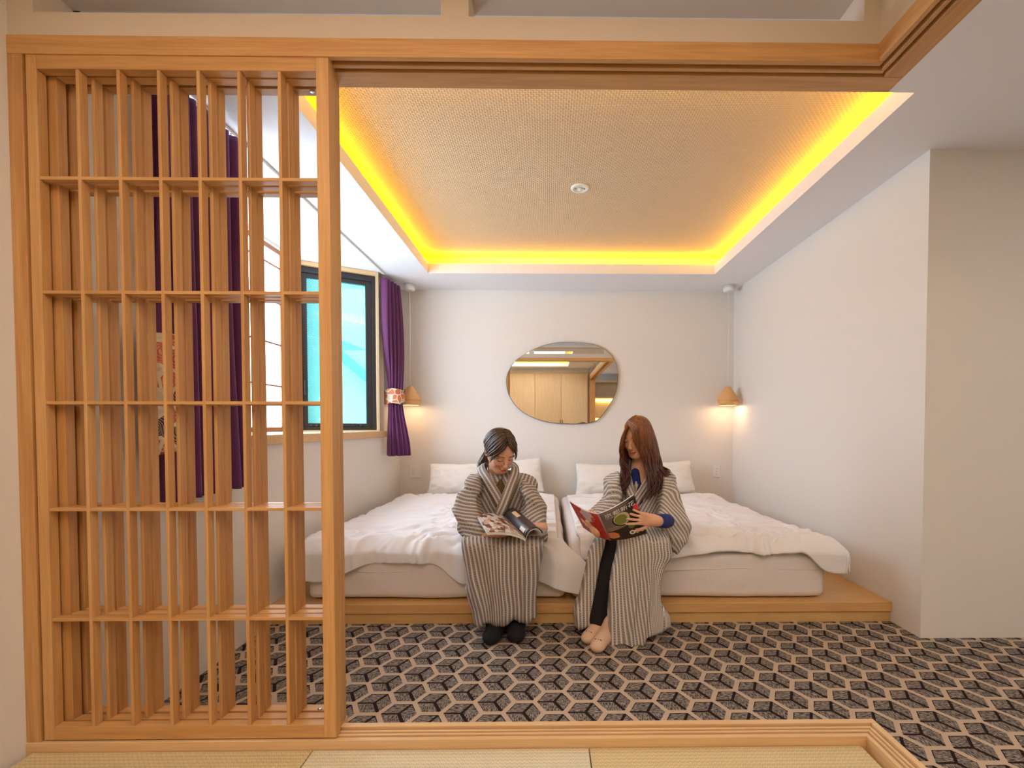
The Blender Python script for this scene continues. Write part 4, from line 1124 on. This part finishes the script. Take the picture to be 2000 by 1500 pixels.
    locks('ponytail', [[t0, t0+[-.03, .02, .0], at(942, 896, 2.52), at(936, 905, 2.53), at(931, 915, 2.53)],
                       [t0, t0+[-.03, .02, .01], at(948, 890, 2.52), at(942, 905, 2.53), at(940, 925, 2.55)],
                       [t0, t0+[-.01, .04, .0], at(955, 893, 2.54), at(952, 910, 2.57), at(955, 935, 2.60)]], 26, .0040, HAIR1, w, .0040, 16, 5)
    locks('loose_strands', [[W(-.070, .02, .02), at(948, 878, 2.46), at(938, 892, 2.46), at(930, 905, 2.46), at(926, 917, 2.46)],
                            [W(-.070, .03, .02), at(950, 880, 2.48), at(942, 893, 2.48), at(937, 905, 2.48), at(936, 914, 2.48)]], 5, .0014, HAIR1, w, .003, 14, 6)
    return w
woman_left()
# ---------------------------------------------------------------- right woman
def woman_right():
    w = empty('person', (.48, 2.30, .0), label='woman with long loose auburn hair in striped yukata, holding up a magazine', cat='person')
    R = rot(-40, 20, 0); c = np.array((.4835, 2.440, .992)); S_ = .94
    neckb = at(1250, 922, 2.50)
    ax = [axis([(.14, .0045), (.39, .0022), (.58, .0045), (.80, None)]),
          axis([(2.0, .0045), (2.34, .0024), (2.54, .006), (2.92, None)]),
          axis([(-.01, .006), (.53, .0035), (.68, .006), (.86, .0022), (1.13, None)])]
    f = Field(*ax); head(f, c, R, S_, neckb)
    sl, sr = at(1198, 948, 2.50), at(1298, 945, 2.52)
    f.cone(sl, sr, .044, .044, .04); f.cone(neckb, neckb-[0, 0, .05], .05, .07, .04)
    f.ell(at(1250, 985, 2.54), (.145, .095, .16), None, .06); f.ell((.50, 2.66, .55), (.16, .12, .11), None, .06)
    el, er = at(1180, 1015, 2.44), at(1318, 1018, 2.44); wl, wr = at(1166, 1036, 2.12), at(1280, 1017, 2.10)
    f.cone(sl, el, .038, .032, .02); f.cone(el, wl, .036, .024, .02); f.cone(sr, er, .038, .032, .02); f.cone(er, wr, .036, .024, .02)
    for (hx, kx, fx_, fy) in ((.43, .33, .245, 2.24), (.57, .48, .29, 2.20)):
        f.cone((hx, 2.64, .52), (kx, 2.30, .44), .075, .055, .03); f.cone((kx, 2.30, .44), (fx_+.02, fy+.03, .10), .052, .032, .02)
        f.cone((fx_+.015, fy+.02, .05), (fx_+.0, fy-.05, .03), .026, .022, .02)
    # right hand grips the left cover from outside, left hand spread over the front cover
    hand(f, wl, (-.42, -.42, .80), (-.35, -.90, -.15), -1, (.75, .8, .5), .04, (.5, .3), .92)
    hand(f, wr, (-.93, -.20, .18), (.15, -.95, -.15), -1, (.05, .12, .12), .14, (.7, .25), fcurl=[(.0, .10, .08), (.02, .12, .1), (.10, .15, .12), (.14, .18, .15)])
    V, Fc = f.mesh(); to_obj('body', V, Fc, SKIN, w, {'hp': lambda V: ((V-c) @ R)/S_})
    # black leggings and beige foot socks
    f = Field(np.arange(.18, .58, .005), np.arange(2.08, 2.50, .005), np.arange(.05, .56, .005))
    f.cone((.345, 2.28, .455), at(1168, 1208, 2.24), .062, .047, .02); f.cone((.48, 2.31, .44), (.31, 2.25, .14), .062, .045, .02)
    f.cone((.37, 2.42, .47), (.34, 2.28, .455), .075, .062, .02)
    V, Fc = f.mesh(); o = to_obj('leggings', V, Fc, BLACKK, w); o['label'] = 'black leggings'
    for k, (heel, toe, ank) in enumerate(((at(1174, 1238, 2.27), at(1150, 1258, 2.155), at(1170, 1206, 2.25)), (at(1190, 1250, 2.22), at(1168, 1272, 2.075), at(1190, 1215, 2.21)))):
        heel[2] = .036; toe[2] = .026
        f = Field(np.arange(.10, .42, .004), np.arange(1.98, 2.36, .004), np.arange(-.01, .24, .004))
        f.cone(ank, heel, .034, .034, .02); f.cone(ank+[0, -.01, -.045], toe+(heel-toe)*.2, .034, .026, .03); f.cone(heel, toe, .032, .028, .03)
        f.ell(toe+(toe-heel)*.06, (.033, .034, .022), None, .02)
        V, Fc = f.mesh(); V[:, 2] = np.maximum(V[:, 2], .001); o = to_obj('sock', V, Fc, BEIGE, w); o['label'] = 'beige sock with a tiny stitched face'
        # stitched face marks
        q = toe+[0, .004, .0285]; d = (toe-heel)/np.linalg.norm(toe-heel); l = np.array([-d[1], d[0], 0])
        base = np.array(w.location)
        for e in (-.012, .0, .012): tube('stitching', [q+l*(e-.0035)+[0, -.008, .0]-base, q+l*e+[0, -.010, .003]-base, q+l*(e+.0035)+[0, -.010, -.001]-base], .0014, BLACKK, o, n=6).parent = o
        for ch in o.children: ch.location = (0, 0, 0)
    # navy top: at the neck and the cuffs
    f = Field(np.arange(.36, .66, .005), np.arange(2.28, 2.62, .005), np.arange(.62, .90, .005))
    f.cone(at(1241, 922, 2.452), at(1243, 975, 2.425), .022, .040, .02)
    V, Fc = f.mesh(); o = to_obj('navy_top', V, Fc, NAVY, w); o['label'] = 'navy blue top showing at the neckline'
    for a, b in ((wr+(er-wr)*.06, wr+(er-wr)*.80), (wl+(el-wl)*.10, wl+(el-wl)*.5)):
        base = np.array(w.location); o = tube('navy_cuff', [a-base, (a+b)/2-base, b-base], [.031, .036, .040], NAVY, w, n=20); o['label'] = 'navy blue cuff'
    # yukata body
    f = Field(np.arange(.26, .76, .005), np.arange(2.24, 2.86, .005), np.arange(.42, .88, .005))
    f.cone(at(1202, 948, 2.49), at(1294, 946, 2.50), .056, .056, .05)
    for q in (at(1196, 944, 2.49), at(1302, 942, 2.50)): f.cone(neckb+[0, 0, -.03], q, .045, .040, .04)
    f.ell(at(1248, 985, 2.51), (.160, .120, .18), None, .06); f.ell((.50, 2.62, .55), (.19, .17, .12), None, .06)
    f.cone(neckb+[-.012, -.075, -.03], neckb+[-.008, -.04, .14], .026, .060, .01, 'cut')
    f.noise(lambda x, y, z: fold(x*.8-z*.4, z, 13, 10, 3, .006))
    V, Fc = f.mesh()
    to_obj('yukata_bodice', V, Fc, YUK2, w, {'st': lambda V: np.stack([np.where(V[:, 0] < .46+(V[:, 2]-.66)*.3, V[:, 0]+.06*V[:, 2], V[:, 0]*.85-V[:, 2]*.52), V[:, 2], V[:, 1]], -1)})
    # skirt: narrow left panel, wide right panel sweeping to the floor, black leggings between
    f = Field(np.arange(.08, .78, .005), np.arange(1.98, 2.86, .005), np.arange(-.01, .64, .005))
    left = pz([(1190, 1030, 2.3), (1160, 1045, 2.3), (1147, 1078, 2.28), (1138, 1130, 2.28), (1132, 1170, 2.27), (1122, 1195, 2.26), (1123, 1218, 2.26), (1138, 1232, 2.25), (1160, 1226, 2.25), (1166, 1200, 2.24), (1172, 1150, 2.24), (1181, 1090, 2.24), (1188, 1060, 2.24)])
    f.prism(left, lambda X, Z: 2.285+0*X, .072, .035, 0)
    right = pz([(1200, 1030, 2.3), (1204, 1062, 2.2), (1197, 1100, 2.18), (1190, 1150, 2.16), (1184, 1200, 2.15), (1185, 1250, 2.13), (1186, 1276, 2.12), (1226, 1278, 2.10), (1248, 1291, 2.07), (1268, 1262, 2.10), (1298, 1243, 2.14), (1311, 1222, 2.18), (1308, 1200, 2.2), (1290, 1168, 2.22), (1286, 1130, 2.25), (1298, 1095, 2.25), (1308, 1078, 2.28), (1296, 1040, 2.3)])
    f.prism(right, lambda X, Z: 2.235-.10*np.clip(.38-Z, 0, .4)+.18*np.clip(X-.50, 0, 1), .085, .035, 0)
    f.cone((.42, 2.66, .51), (.345, 2.34, .44), .105, .075, .04); f.cone((.58, 2.66, .51), (.50, 2.27, .44), .11, .09, .05); f.cone((.42, 2.66, .50), (.58, 2.66, .50), .12, .12, .05)
    f.cone(at(1192, 1070, 2.16), at(1165, 1215, 2.10), .016, .024, .01, 'cut')
    f.noise(lambda x, y, z: fold(x+.3*(z-.3)*sstep(.5, .62, x), z, 18, 14, .9, .010)*sstep(.52, .30, z)+fold(x, y*1.5, 14, 10, 2, .005)*sstep(.3, .5, z))
    V, Fc = f.mesh(); V[:, 2] = np.maximum(V[:, 2], .002)
    def st2(V):
        x, y, z = V.T; k = sstep(.47, .58, x+.10*(z-.3))*sstep(.46, .34, z)
        s_ = x+.10*(z-.3)*(1-k)*sstep(.3, .42, x)-k*.62*(z-.42)+.014*fbm(x*3, z*3, 2, 2)
        k2 = sstep(.27, .17, z)*sstep(.55, .60, x); s_ = s_*(1-k2)+(x*.72+z*.72+.03)*k2
        return np.stack([s_, z-y, x], -1)
    to_obj('yukata_skirt', V, Fc, YUK2, w, {'st': st2})
    def sleeve(poly, yc, th, arm, ang, sd, lo, hi, kx=.0):
        f = Field(np.arange(lo[0], hi[0], .005), np.arange(2.06, 2.66, .005), np.arange(lo[1], hi[1], .005))
        f.prism(pz(poly), yc, th, .03, 0)
        for a, b, r1, r2 in arm: f.cone(a, b, r1, r2, .04)
        f.noise(lambda x, y, z: fold(x*.7+z*.8, z+x*.3, sd, 9, 5, .010))
        V, Fc = f.mesh()
        def sf(V):
            x, y, z = V.T; t = sstep(.76, .66, z); a1 = .25; a2 = ang
            s1 = z*math.cos(a1)+x*math.sin(a1); s2 = (z-.70)*math.cos(a2)+(x-.60)*math.sin(a2)+.70*math.cos(a1)+.60*math.sin(a1)
            return np.stack([s1*(1-t)+s2*t+(y-2.3)*.3+.015*fbm(x*5, z*5, sd), x+y, y], -1)
        return to_obj('yukata_sleeve', V, Fc, YUK2, w, {'st': sf})
    sleeve([(1205, 922, 2.48), (1185, 940, 2.46), (1177, 965, 2.44), (1166, 985, 2.4), (1158, 1000, 2.35), (1152, 1025, 2.3), (1156, 1042, 2.3), (1190, 1048, 2.3), (1205, 1020, 2.35), (1208, 980, 2.4)],
           lambda X, Z: 2.34+.35*np.clip(Z-.55, 0, .4), .065, [(at(1200, 945, 2.48), at(1188, 1008, 2.42), .056, .054), (at(1186, 1012, 2.40), at(1172, 1034, 2.28), .05, .040)], .1, 31, (.12, .42), (.48, .86))
    sleeve([(1282, 918, 2.5), (1303, 926, 2.48), (1320, 955, 2.46), (1334, 990, 2.42), (1338, 1018, 2.4), (1334, 1045, 2.38), (1318, 1082, 2.36), (1303, 1072, 2.36), (1294, 1040, 2.36), (1285, 1005, 2.38), (1282, 960, 2.42)],
           lambda X, Z: 2.36+.35*np.clip(Z-.55, 0, .4), .075, [(at(1298, 944, 2.49), at(1313, 1008, 2.42), .060, .066), (at(1312, 1010, 2.40), at(1296, 1020, 2.30), .062, .046)], 1.0, 33, (.44, .38), (.90, .88))
    # pale lining of the hanging sleeve mouth
    P = [[at(1268, 1040, 2.30), at(1282, 1040, 2.285), at(1297, 1042, 2.29)], [at(1264, 1052, 2.30), at(1284, 1058, 2.28), at(1304, 1064, 2.29)], [at(1276, 1068, 2.31), at(1292, 1074, 2.29), at(1308, 1082, 2.30)]]
    P = np.array(P)-np.array(w.location); uu = np.linspace(0, 2, 14)
    G = np.array([[sum(P[a, b]*max(0, 1-abs(u-a))*max(0, 1-abs(v-b)) for a in range(3) for b in range(3)) for v in uu] for u in uu])
    o = grid_mesh('sleeve_lining', G, fabric('sleeve_lining_cotton', srgb(196, 180, 172)), w, thick=.004); o['label'] = 'pale inside of the wide sleeve mouth'
    ribbon('collar_band', [at(1262, 905, 2.60), at(1240, 908, 2.57), at(1222, 918, 2.47), at(1224, 940, 2.41), at(1232, 962, 2.385), at(1243, 985, 2.375)], .024, lambda t: (-.5*(1-t), -1, .2), YUK2, w, .004)
    ribbon('collar_band', [at(1258, 905, 2.60), at(1272, 910, 2.55), at(1276, 922, 2.46), at(1264, 945, 2.40), at(1248, 970, 2.375), at(1228, 1000, 2.355), at(1218, 1015, 2.35)], .024, lambda t: (.5*(1-t), -1, .2), YUK2, w, .008)
    # hair: long, parted on her right, loose waves over the chest
    W = lambda *p: c+R @ (np.array(p)*S_)
    f = Field(np.arange(.36, .62, .003), np.arange(2.32, 2.60, .003), np.arange(.86, 1.14, .003))
    f.ell(W(0, .024, .030), np.array((.077, .093, .084))*S_, R, 0); f.ell(W(0, .045, -.02), np.array((.076, .072, .085))*S_, R, .02)
    f.ell(W(.0, -.088, -.020), np.array((.046, .054, .086))*S_, R, .006, 'cut')
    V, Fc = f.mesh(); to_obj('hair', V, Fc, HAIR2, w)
    y = 2.36
    # curtain of hair on the image right: from the parting over forehead and cheek down to the chest
    pr = W(-.020, -.055, .098)
    gR = [[pr, at(1234, 840, 2.345), at(1238, 862, 2.345), at(1248, 882, 2.355), at(1258, 900, 2.37), at(1266, 930, 2.345), at(1262, 950, 2.33), at(1257, 975, 2.33)],
          [W(-.018, -.040, .108), at(1243, 834, 2.345), at(1250, 860, 2.345), at(1262, 885, 2.36), at(1268, 908, 2.37), at(1276, 935, 2.35), at(1270, 955, 2.33), at(1262, 985, 2.33)],
          [W(-.016, -.020, .114), at(1255, 829, 2.37), at(1265, 855, 2.365), at(1272, 880, 2.375), at(1276, 905, 2.39), at(1284, 930, 2.38), at(1280, 952, 2.36), at(1270, 972, 2.35)],
          [W(-.012, .010, .116), at(1264, 827, 2.41), at(1274, 855, 2.40), at(1280, 880, 2.40), at(1283, 905, 2.42), at(1288, 925, 2.41), at(1288, 940, 2.39), at(1282, 958, 2.38)],
          [W(-.006, .040, .114), at(1266, 828, 2.46), at(1278, 855, 2.46), at(1284, 882, 2.46), at(1288, 903, 2.48), at(1295, 913, 2.48), at(1300, 920, 2.46), at(1304, 928, 2.45)],
          [W(0, .080, .090), at(1262, 835, 2.52), at(1270, 860, 2.53), at(1276, 890, 2.54), at(1278, 912, 2.56), at(1282, 930, 2.58), at(1284, 950, 2.60), at(1284, 970, 2.62)]]
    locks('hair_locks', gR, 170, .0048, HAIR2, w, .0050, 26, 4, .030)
    gL = [[W(-.024, -.066, .092), at(1224, 836, 2.345), at(1217, 855, 2.35), at(1214, 878, 2.36), at(1216, 894, 2.39), at(1222, 906, 2.38), at(1226, 925, 2.36), at(1218, 950, 2.34)],
          [W(-.030, -.035, .100), at(1226, 832, 2.41), at(1218, 855, 2.42), at(1214, 880, 2.42), at(1215, 898, 2.42), at(1218, 920, 2.40), at(1214, 945, 2.37), at(1208, 968, 2.36)],
          [W(-.030, .000, .105), at(1230, 830, 2.46), at(1222, 855, 2.48), at(1220, 880, 2.48), at(1224, 900, 2.47), at(1226, 925, 2.42), at(1222, 945, 2.38), at(1212, 965, 2.36)],
          [W(-.020, .050, .100), at(1240, 835, 2.52), at(1236, 860, 2.54), at(1236, 885, 2.55), at(1238, 905, 2.56), at(1240, 925, 2.58), at(1240, 945, 2.60), at(1240, 965, 2.62)]]
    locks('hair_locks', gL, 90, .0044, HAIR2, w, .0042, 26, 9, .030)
    return w
woman_right()
# ---------------------------------------------------------------- magazines
PAGE = plain('magazine_paper', srgb(238, 234, 228), .5)
EDGE = plain('page_edges', srgb(228, 226, 222), .7, bumpy=.3, bscale=900)
def patch(c00, c10, c01, c11, bulge, nrm, curve=0.0):
    """u: 0 at the spine .. 1 outer edge, v: 0 bottom .. 1 top"""
    c00, c10, c01, c11 = [np.array(q, float) for q in (c00, c10, c01, c11)]; nrm = np.array(nrm, float); nrm /= np.linalg.norm(nrm)
    def f(u, v, off=0.0):
        u = np.asarray(u)[..., None]; v = np.asarray(v)[..., None]
        p = c00*(1-u)*(1-v)+c10*u*(1-v)+c01*(1-u)*v+c11*u*v
        return p+nrm*(bulge*np.sin(pi*u**.8)+curve*u*u+off)
    return f
def sheet(name, f, m, parent, off=0.0, thick=.0006, n=22, u1=1.0):
    u, v = np.meshgrid(np.linspace(0, u1, n), np.linspace(0, 1, n))
    return grid_mesh(name, f(u, v, off)-np.array(parent.location), m, parent, uv=np.stack([u, v], -1), thick=thick)
def block(name, f, m, parent, o0, o1, n=14, u1=.985):
    bm = bmesh.new(); base = np.array(parent.location); L = []
    for off in (o0, o1):
        u, v = np.meshgrid(np.linspace(0, u1, n), np.linspace(.005, .995, n)); P = f(u, v, off)-base
        L.append([[bm.verts.new(P[i, j]) for j in range(n)] for i in range(n)])
    for k in range(n-1):
        for j in range(n-1):
            for A_ in L: bm.faces.new((A_[k][j], A_[k][j+1], A_[k+1][j+1], A_[k+1][j]))
        for a, b in ((0, 'r'), (n-1, 'r')): bm.faces.new((L[0][a][k], L[0][a][k+1], L[1][a][k+1], L[1][a][k]))
        for a in (0, n-1): bm.faces.new((L[0][k][a], L[0][k+1][a], L[1][k+1][a], L[1][k][a]))
    return done(bm, name, m, parent)
def uvn(n):
    t = n.node('ShaderNodeUVMap'); x, y, _ = n.xyz(t.outputs[0]); return x, y
def ellm(u, v, cu, cv, ru, rv, asp=1.0):
    return ((u-cu)*(1/ru))*((u-cu)*(1/ru))+((v-cv)*(1/rv))*((v-cv)*(1/rv))
def cover_mat():
    n = NT('glossy_food_cover'); u, v = uvn(n); uv = n.node('ShaderNodeUVMap').outputs[0]
    nz = n.noise(uv, 5, 4); nz2 = n.noise(uv, 22, 3)
    c = n.mix(nz2, srgb(28, 22, 22), srgb(70, 50, 40))
    left = ((.62-u-v*-.15)*3.0).max(0.0).min(1.0)*(v > .42)
    c = n.mix(left, c, srgb(112, 98, 96)+(1,))
    band = ((v-(.36+u*.16)).abs() < .06)*(u < .62); c = n.mix(band*.85, c, n.mix(nz2, srgb(110, 88, 68), srgb(166, 146, 116)))
    for cu, cv, ru, rv, col in ((.46, .60, .235, .185, srgb(44, 34, 30)), (.48, .615, .215, .170, srgb(196, 184, 140)), (.455, .60, .170, .135, srgb(126, 130, 60)), (.95, .72, .10, .085, srgb(222, 62, 66)),
                                (.66, .35, .095, .085, srgb(116, 138, 52)), (.83, .36, .07, .06, srgb(60, 74, 60))):
        c = n.mix(ellm(u, v, cu, cv, ru, rv) < 1, c, col+(1,))
    og = (ellm(u, v, .12, .17, .16, .12) < (nz*2.2-.1)); c = n.mix(og, c, n.mix(nz2, srgb(176, 84, 44), srgb(228, 148, 92)))
    for cu in (.62, .76, .90):
        e = ellm(u, v, cu, .155, .078, .058); c = n.mix(e < 1, c, srgb(232, 224, 204)+(1,)); c = n.mix(e < .30, c, srgb(120, 110, 96)+(1,))
    n.base((0, 0, 0), .22, .5); n.put(n.b.inputs['Base Color'], c); return n.m
def back_mat():
    n = NT('red_magazine_page'); u, v = uvn(n); uv = n.node('ShaderNodeUVMap').outputs[0]; nz = n.noise(uv, 7, 4)
    c = n.mix(nz, srgb(176, 44, 44), srgb(214, 92, 88))
    w_ = ellm(u, v, .42, .80, .24, .22) < (nz*1.6+.2); c = n.mix(w_*.9, c, srgb(212, 196, 204)+(1,))  # white highlight painted into the page colour
    d = ellm(u, v, .16, .45, .20, .45) < (nz*1.8); c = n.mix(d*.85, c, n.mix(nz, srgb(120, 20, 18), srgb(220, 60, 40)))
    n.base((0, 0, 0), .25, .5); n.put(n.b.inputs['Base Color'], c); return n.m
def photo_mat(name, cols, sc, text=True):
    n = NT(name); u, v = uvn(n); uv = n.node('ShaderNodeUVMap').outputs[0]
    vo = n.node('ShaderNodeTexVoronoi'); vo.inputs['Scale'].default_value = sc; n.t.links.new(uv, vo.inputs['Vector'])
    c = n.ramp(n.xyz(vo.outputs['Color'])[0], [(i/len(cols), q) for i, q in enumerate(cols)], 'CONSTANT')
    c = n.mix(n.noise(uv, 30, 3)*.5, c, srgb(90, 60, 46)+(1,))
    n.base((0, 0, 0), .3, .5); n.put(n.b.inputs['Base Color'], c); return n.m

# magazine held up by the right woman
m2 = empty('magazine', tuple(at(1180, 1030, 2.10)), label='magazine with a dark food cover held upright by the long-haired woman', cat='magazine', group='open magazines being read')
ST, SB = at(1168, 1004, 2.04), at(1192, 1055, 2.10); RT, RB = at(1239, 966, 2.07), at(1264, 1042, 2.14)
LT, LB = at(1112, 979, 2.10), at(1139, 1030, 2.17)
nf = np.cross(RT-ST, SB-ST); nf = nf*np.sign(nf @ np.array([0, -1, 0])); 
FR = patch(SB, RB, ST, RT, .014, nf)
nb_ = np.cross(LT-ST, SB-ST); nb_ = nb_*np.sign(nb_ @ np.array([0, -1, 0]))
BK = patch(SB, LB, ST, LT, .012, nb_)
fc = sheet('front_cover', FR, cover_mat(), m2); fc['label'] = 'dark front cover with bowls of food and white title'
bc = sheet('back_cover', BK, back_mat(), m2); bc['label'] = 'red outer page'
block('page_block', FR, EDGE, m2, -.0075, -.0012); block('page_block', BK, EDGE, m2, -.0055, -.0012)
b0 = np.array(m2.location)
tube('spine', [ST-b0+[0, .002, 0], SB-b0+[0, .002, 0]], .0045, plain('spine_grey', srgb(150, 128, 120), .4), m2, n=8)
def cover_text(body, u0, u1, v0, v1, f, mat, parent, label, off=.0009):
    cu = bpy.data.curves.new('title_lettering', 'FONT'); cu.body = body; cu.size = 1; cu.resolution_u = 3
    ob = bpy.data.objects.new('title_tmp', cu); COL.objects.link(ob)
    dg = bpy.context.evaluated_depsgraph_get(); me = bpy.data.meshes.new_from_object(ob.evaluated_get(dg))
    bpy.data.objects.remove(ob)
    n_ = len(me.vertices)
    if not n_: return None
    co = np.zeros(n_*3); me.vertices.foreach_get('co', co); co = co.reshape(-1, 3)
    lo, hi = co.min(0), co.max(0); q = (co-lo)/np.maximum(hi-lo, 1e-6)
    P = f(u0+(u1-u0)*q[:, 0], v0+(v1-v0)*q[:, 1], off)-np.array(parent.location)
    me.vertices.foreach_set('co', P.ravel()); me.update(); me.materials.clear()
    o = mk('title_lettering', me, mat, parent); o['label'] = label; return o
INK = plain('white_print', srgb(236, 232, 222), .4); INK2 = plain('gold_print', srgb(200, 186, 146), .4)
cover_text('京都新花', .10, .93, .79, .915, FR, INK, m2, 'large white title characters')
cover_text('天然料理', .12, .45, .735, .775, FR, INK2, m2, 'small subtitle characters')
sheet_line = lambda v0, v1, u0, u1, m: grid_mesh('printed_rule', FR(*np.meshgrid(np.linspace(u0, u1, 12), np.linspace(v0, v1, 2)), .0008)-b0, m, m2)
sheet_line(.945, .952, .04, .80, INK2)

# magazine on the left woman's lap
m1 = empty('magazine', tuple(at(990, 1032, 2.22)), label='magazine lying open on the lap of the woman with tied-back hair, one side curled', cat='magazine', group='open magazines being read')
b1 = np.array(m1.location)
SF, SN = at(985, 1010, 2.32), at(1027, 1053, 2.10); LF, LN = at(930, 1007, 2.26), at(951, 1040, 2.06)
PG = photo_mat('printed_food_pages', [srgb(236, 228, 220), srgb(196, 150, 120), srgb(240, 236, 232), srgb(120, 84, 64), srgb(226, 196, 170)], 9)
DK = photo_mat('dark_glossy_page', [srgb(50, 42, 44), srgb(44, 40, 50), srgb(66, 54, 50), srgb(40, 34, 36)], 4)
PL = patch(SN, LN, SF, LF, .016, (0, -.1, 1))
sheet('left_page', PL, PG, m1, 0.001); block('page_block', PL, EDGE, m1, -.0125, 0)
# right-hand leaves arch up over her hand
ax1 = (SN-SF); L1 = np.linalg.norm(ax1); ax1 = ax1/L1
side = np.array([.80, .25, .0]); side -= ax1*(side@ax1); side /= np.linalg.norm(side); upv = np.cross(side, ax1); upv *= np.sign(upv[2])
def arch(R_, a0, a1, n, ext=0.0):
    rows = []; uvs = []
    for k, a in enumerate(np.linspace(a0, a1, n)):
        p = side*(R_-R_*math.cos(a))+upv*(R_*1.05*math.sin(a))
        rows.append([SF+ax1*t*L1+p*(1+.12*t/1.0) for t in np.linspace(-.02, 1.0, 12)]); uvs.append([(k/(n-1), t) for t in np.linspace(0, 1, 12)])
    return np.array(rows)-b1, np.array(uvs)
P_, U_ = arch(.041, 0, 2.9, 26); o = grid_mesh('curled_page', P_, DK, m1, uv=U_, thick=.0010); o['label'] = 'dark glossy curled page'
P_, U_ = arch(.038, 0, 2.6, 24); grid_mesh('curled_page', P_, PAGE, m1, uv=U_, thick=.003)
# small bright pictures printed on the curled page
def decal(a0, a1, t0, t1, m):
    rows = []
    for a in np.linspace(a0, a1, 6): rows.append([SF+ax1*t*L1+(side*(.041-.0424*math.cos(a))+upv*(.041*1.05+.0016)*math.sin(a))*(1+.12*t) for t in np.linspace(t0, t1, 5)])
    grid_mesh('printed_picture', np.array(rows)-b1, m, m1)
FOOD = photo_mat('printed_food_photo', [srgb(236, 216, 170), srgb(226, 160, 80), srgb(244, 236, 220), srgb(160, 96, 50)], 9)
fm = plain('printed_picture_cream', srgb(226, 200, 150), .3, vary=.3)
decal(1.05, 1.55, .16, .42, fm); decal(.35, .75, .70, .88, plain('printed_picture_white', srgb(226, 214, 204), .3, vary=.2))
# loose page corner lying out to the side
FP = patch(at(1020, 1050, 2.12), at(1058, 1046, 2.16), at(1040, 1030, 2.22), at(1070, 1034, 2.24), .006, (0, 0, 1))
o = sheet('loose_page', FP, plain('grey_glossy_page', srgb(150, 140, 138), .3, vary=.2), m1)
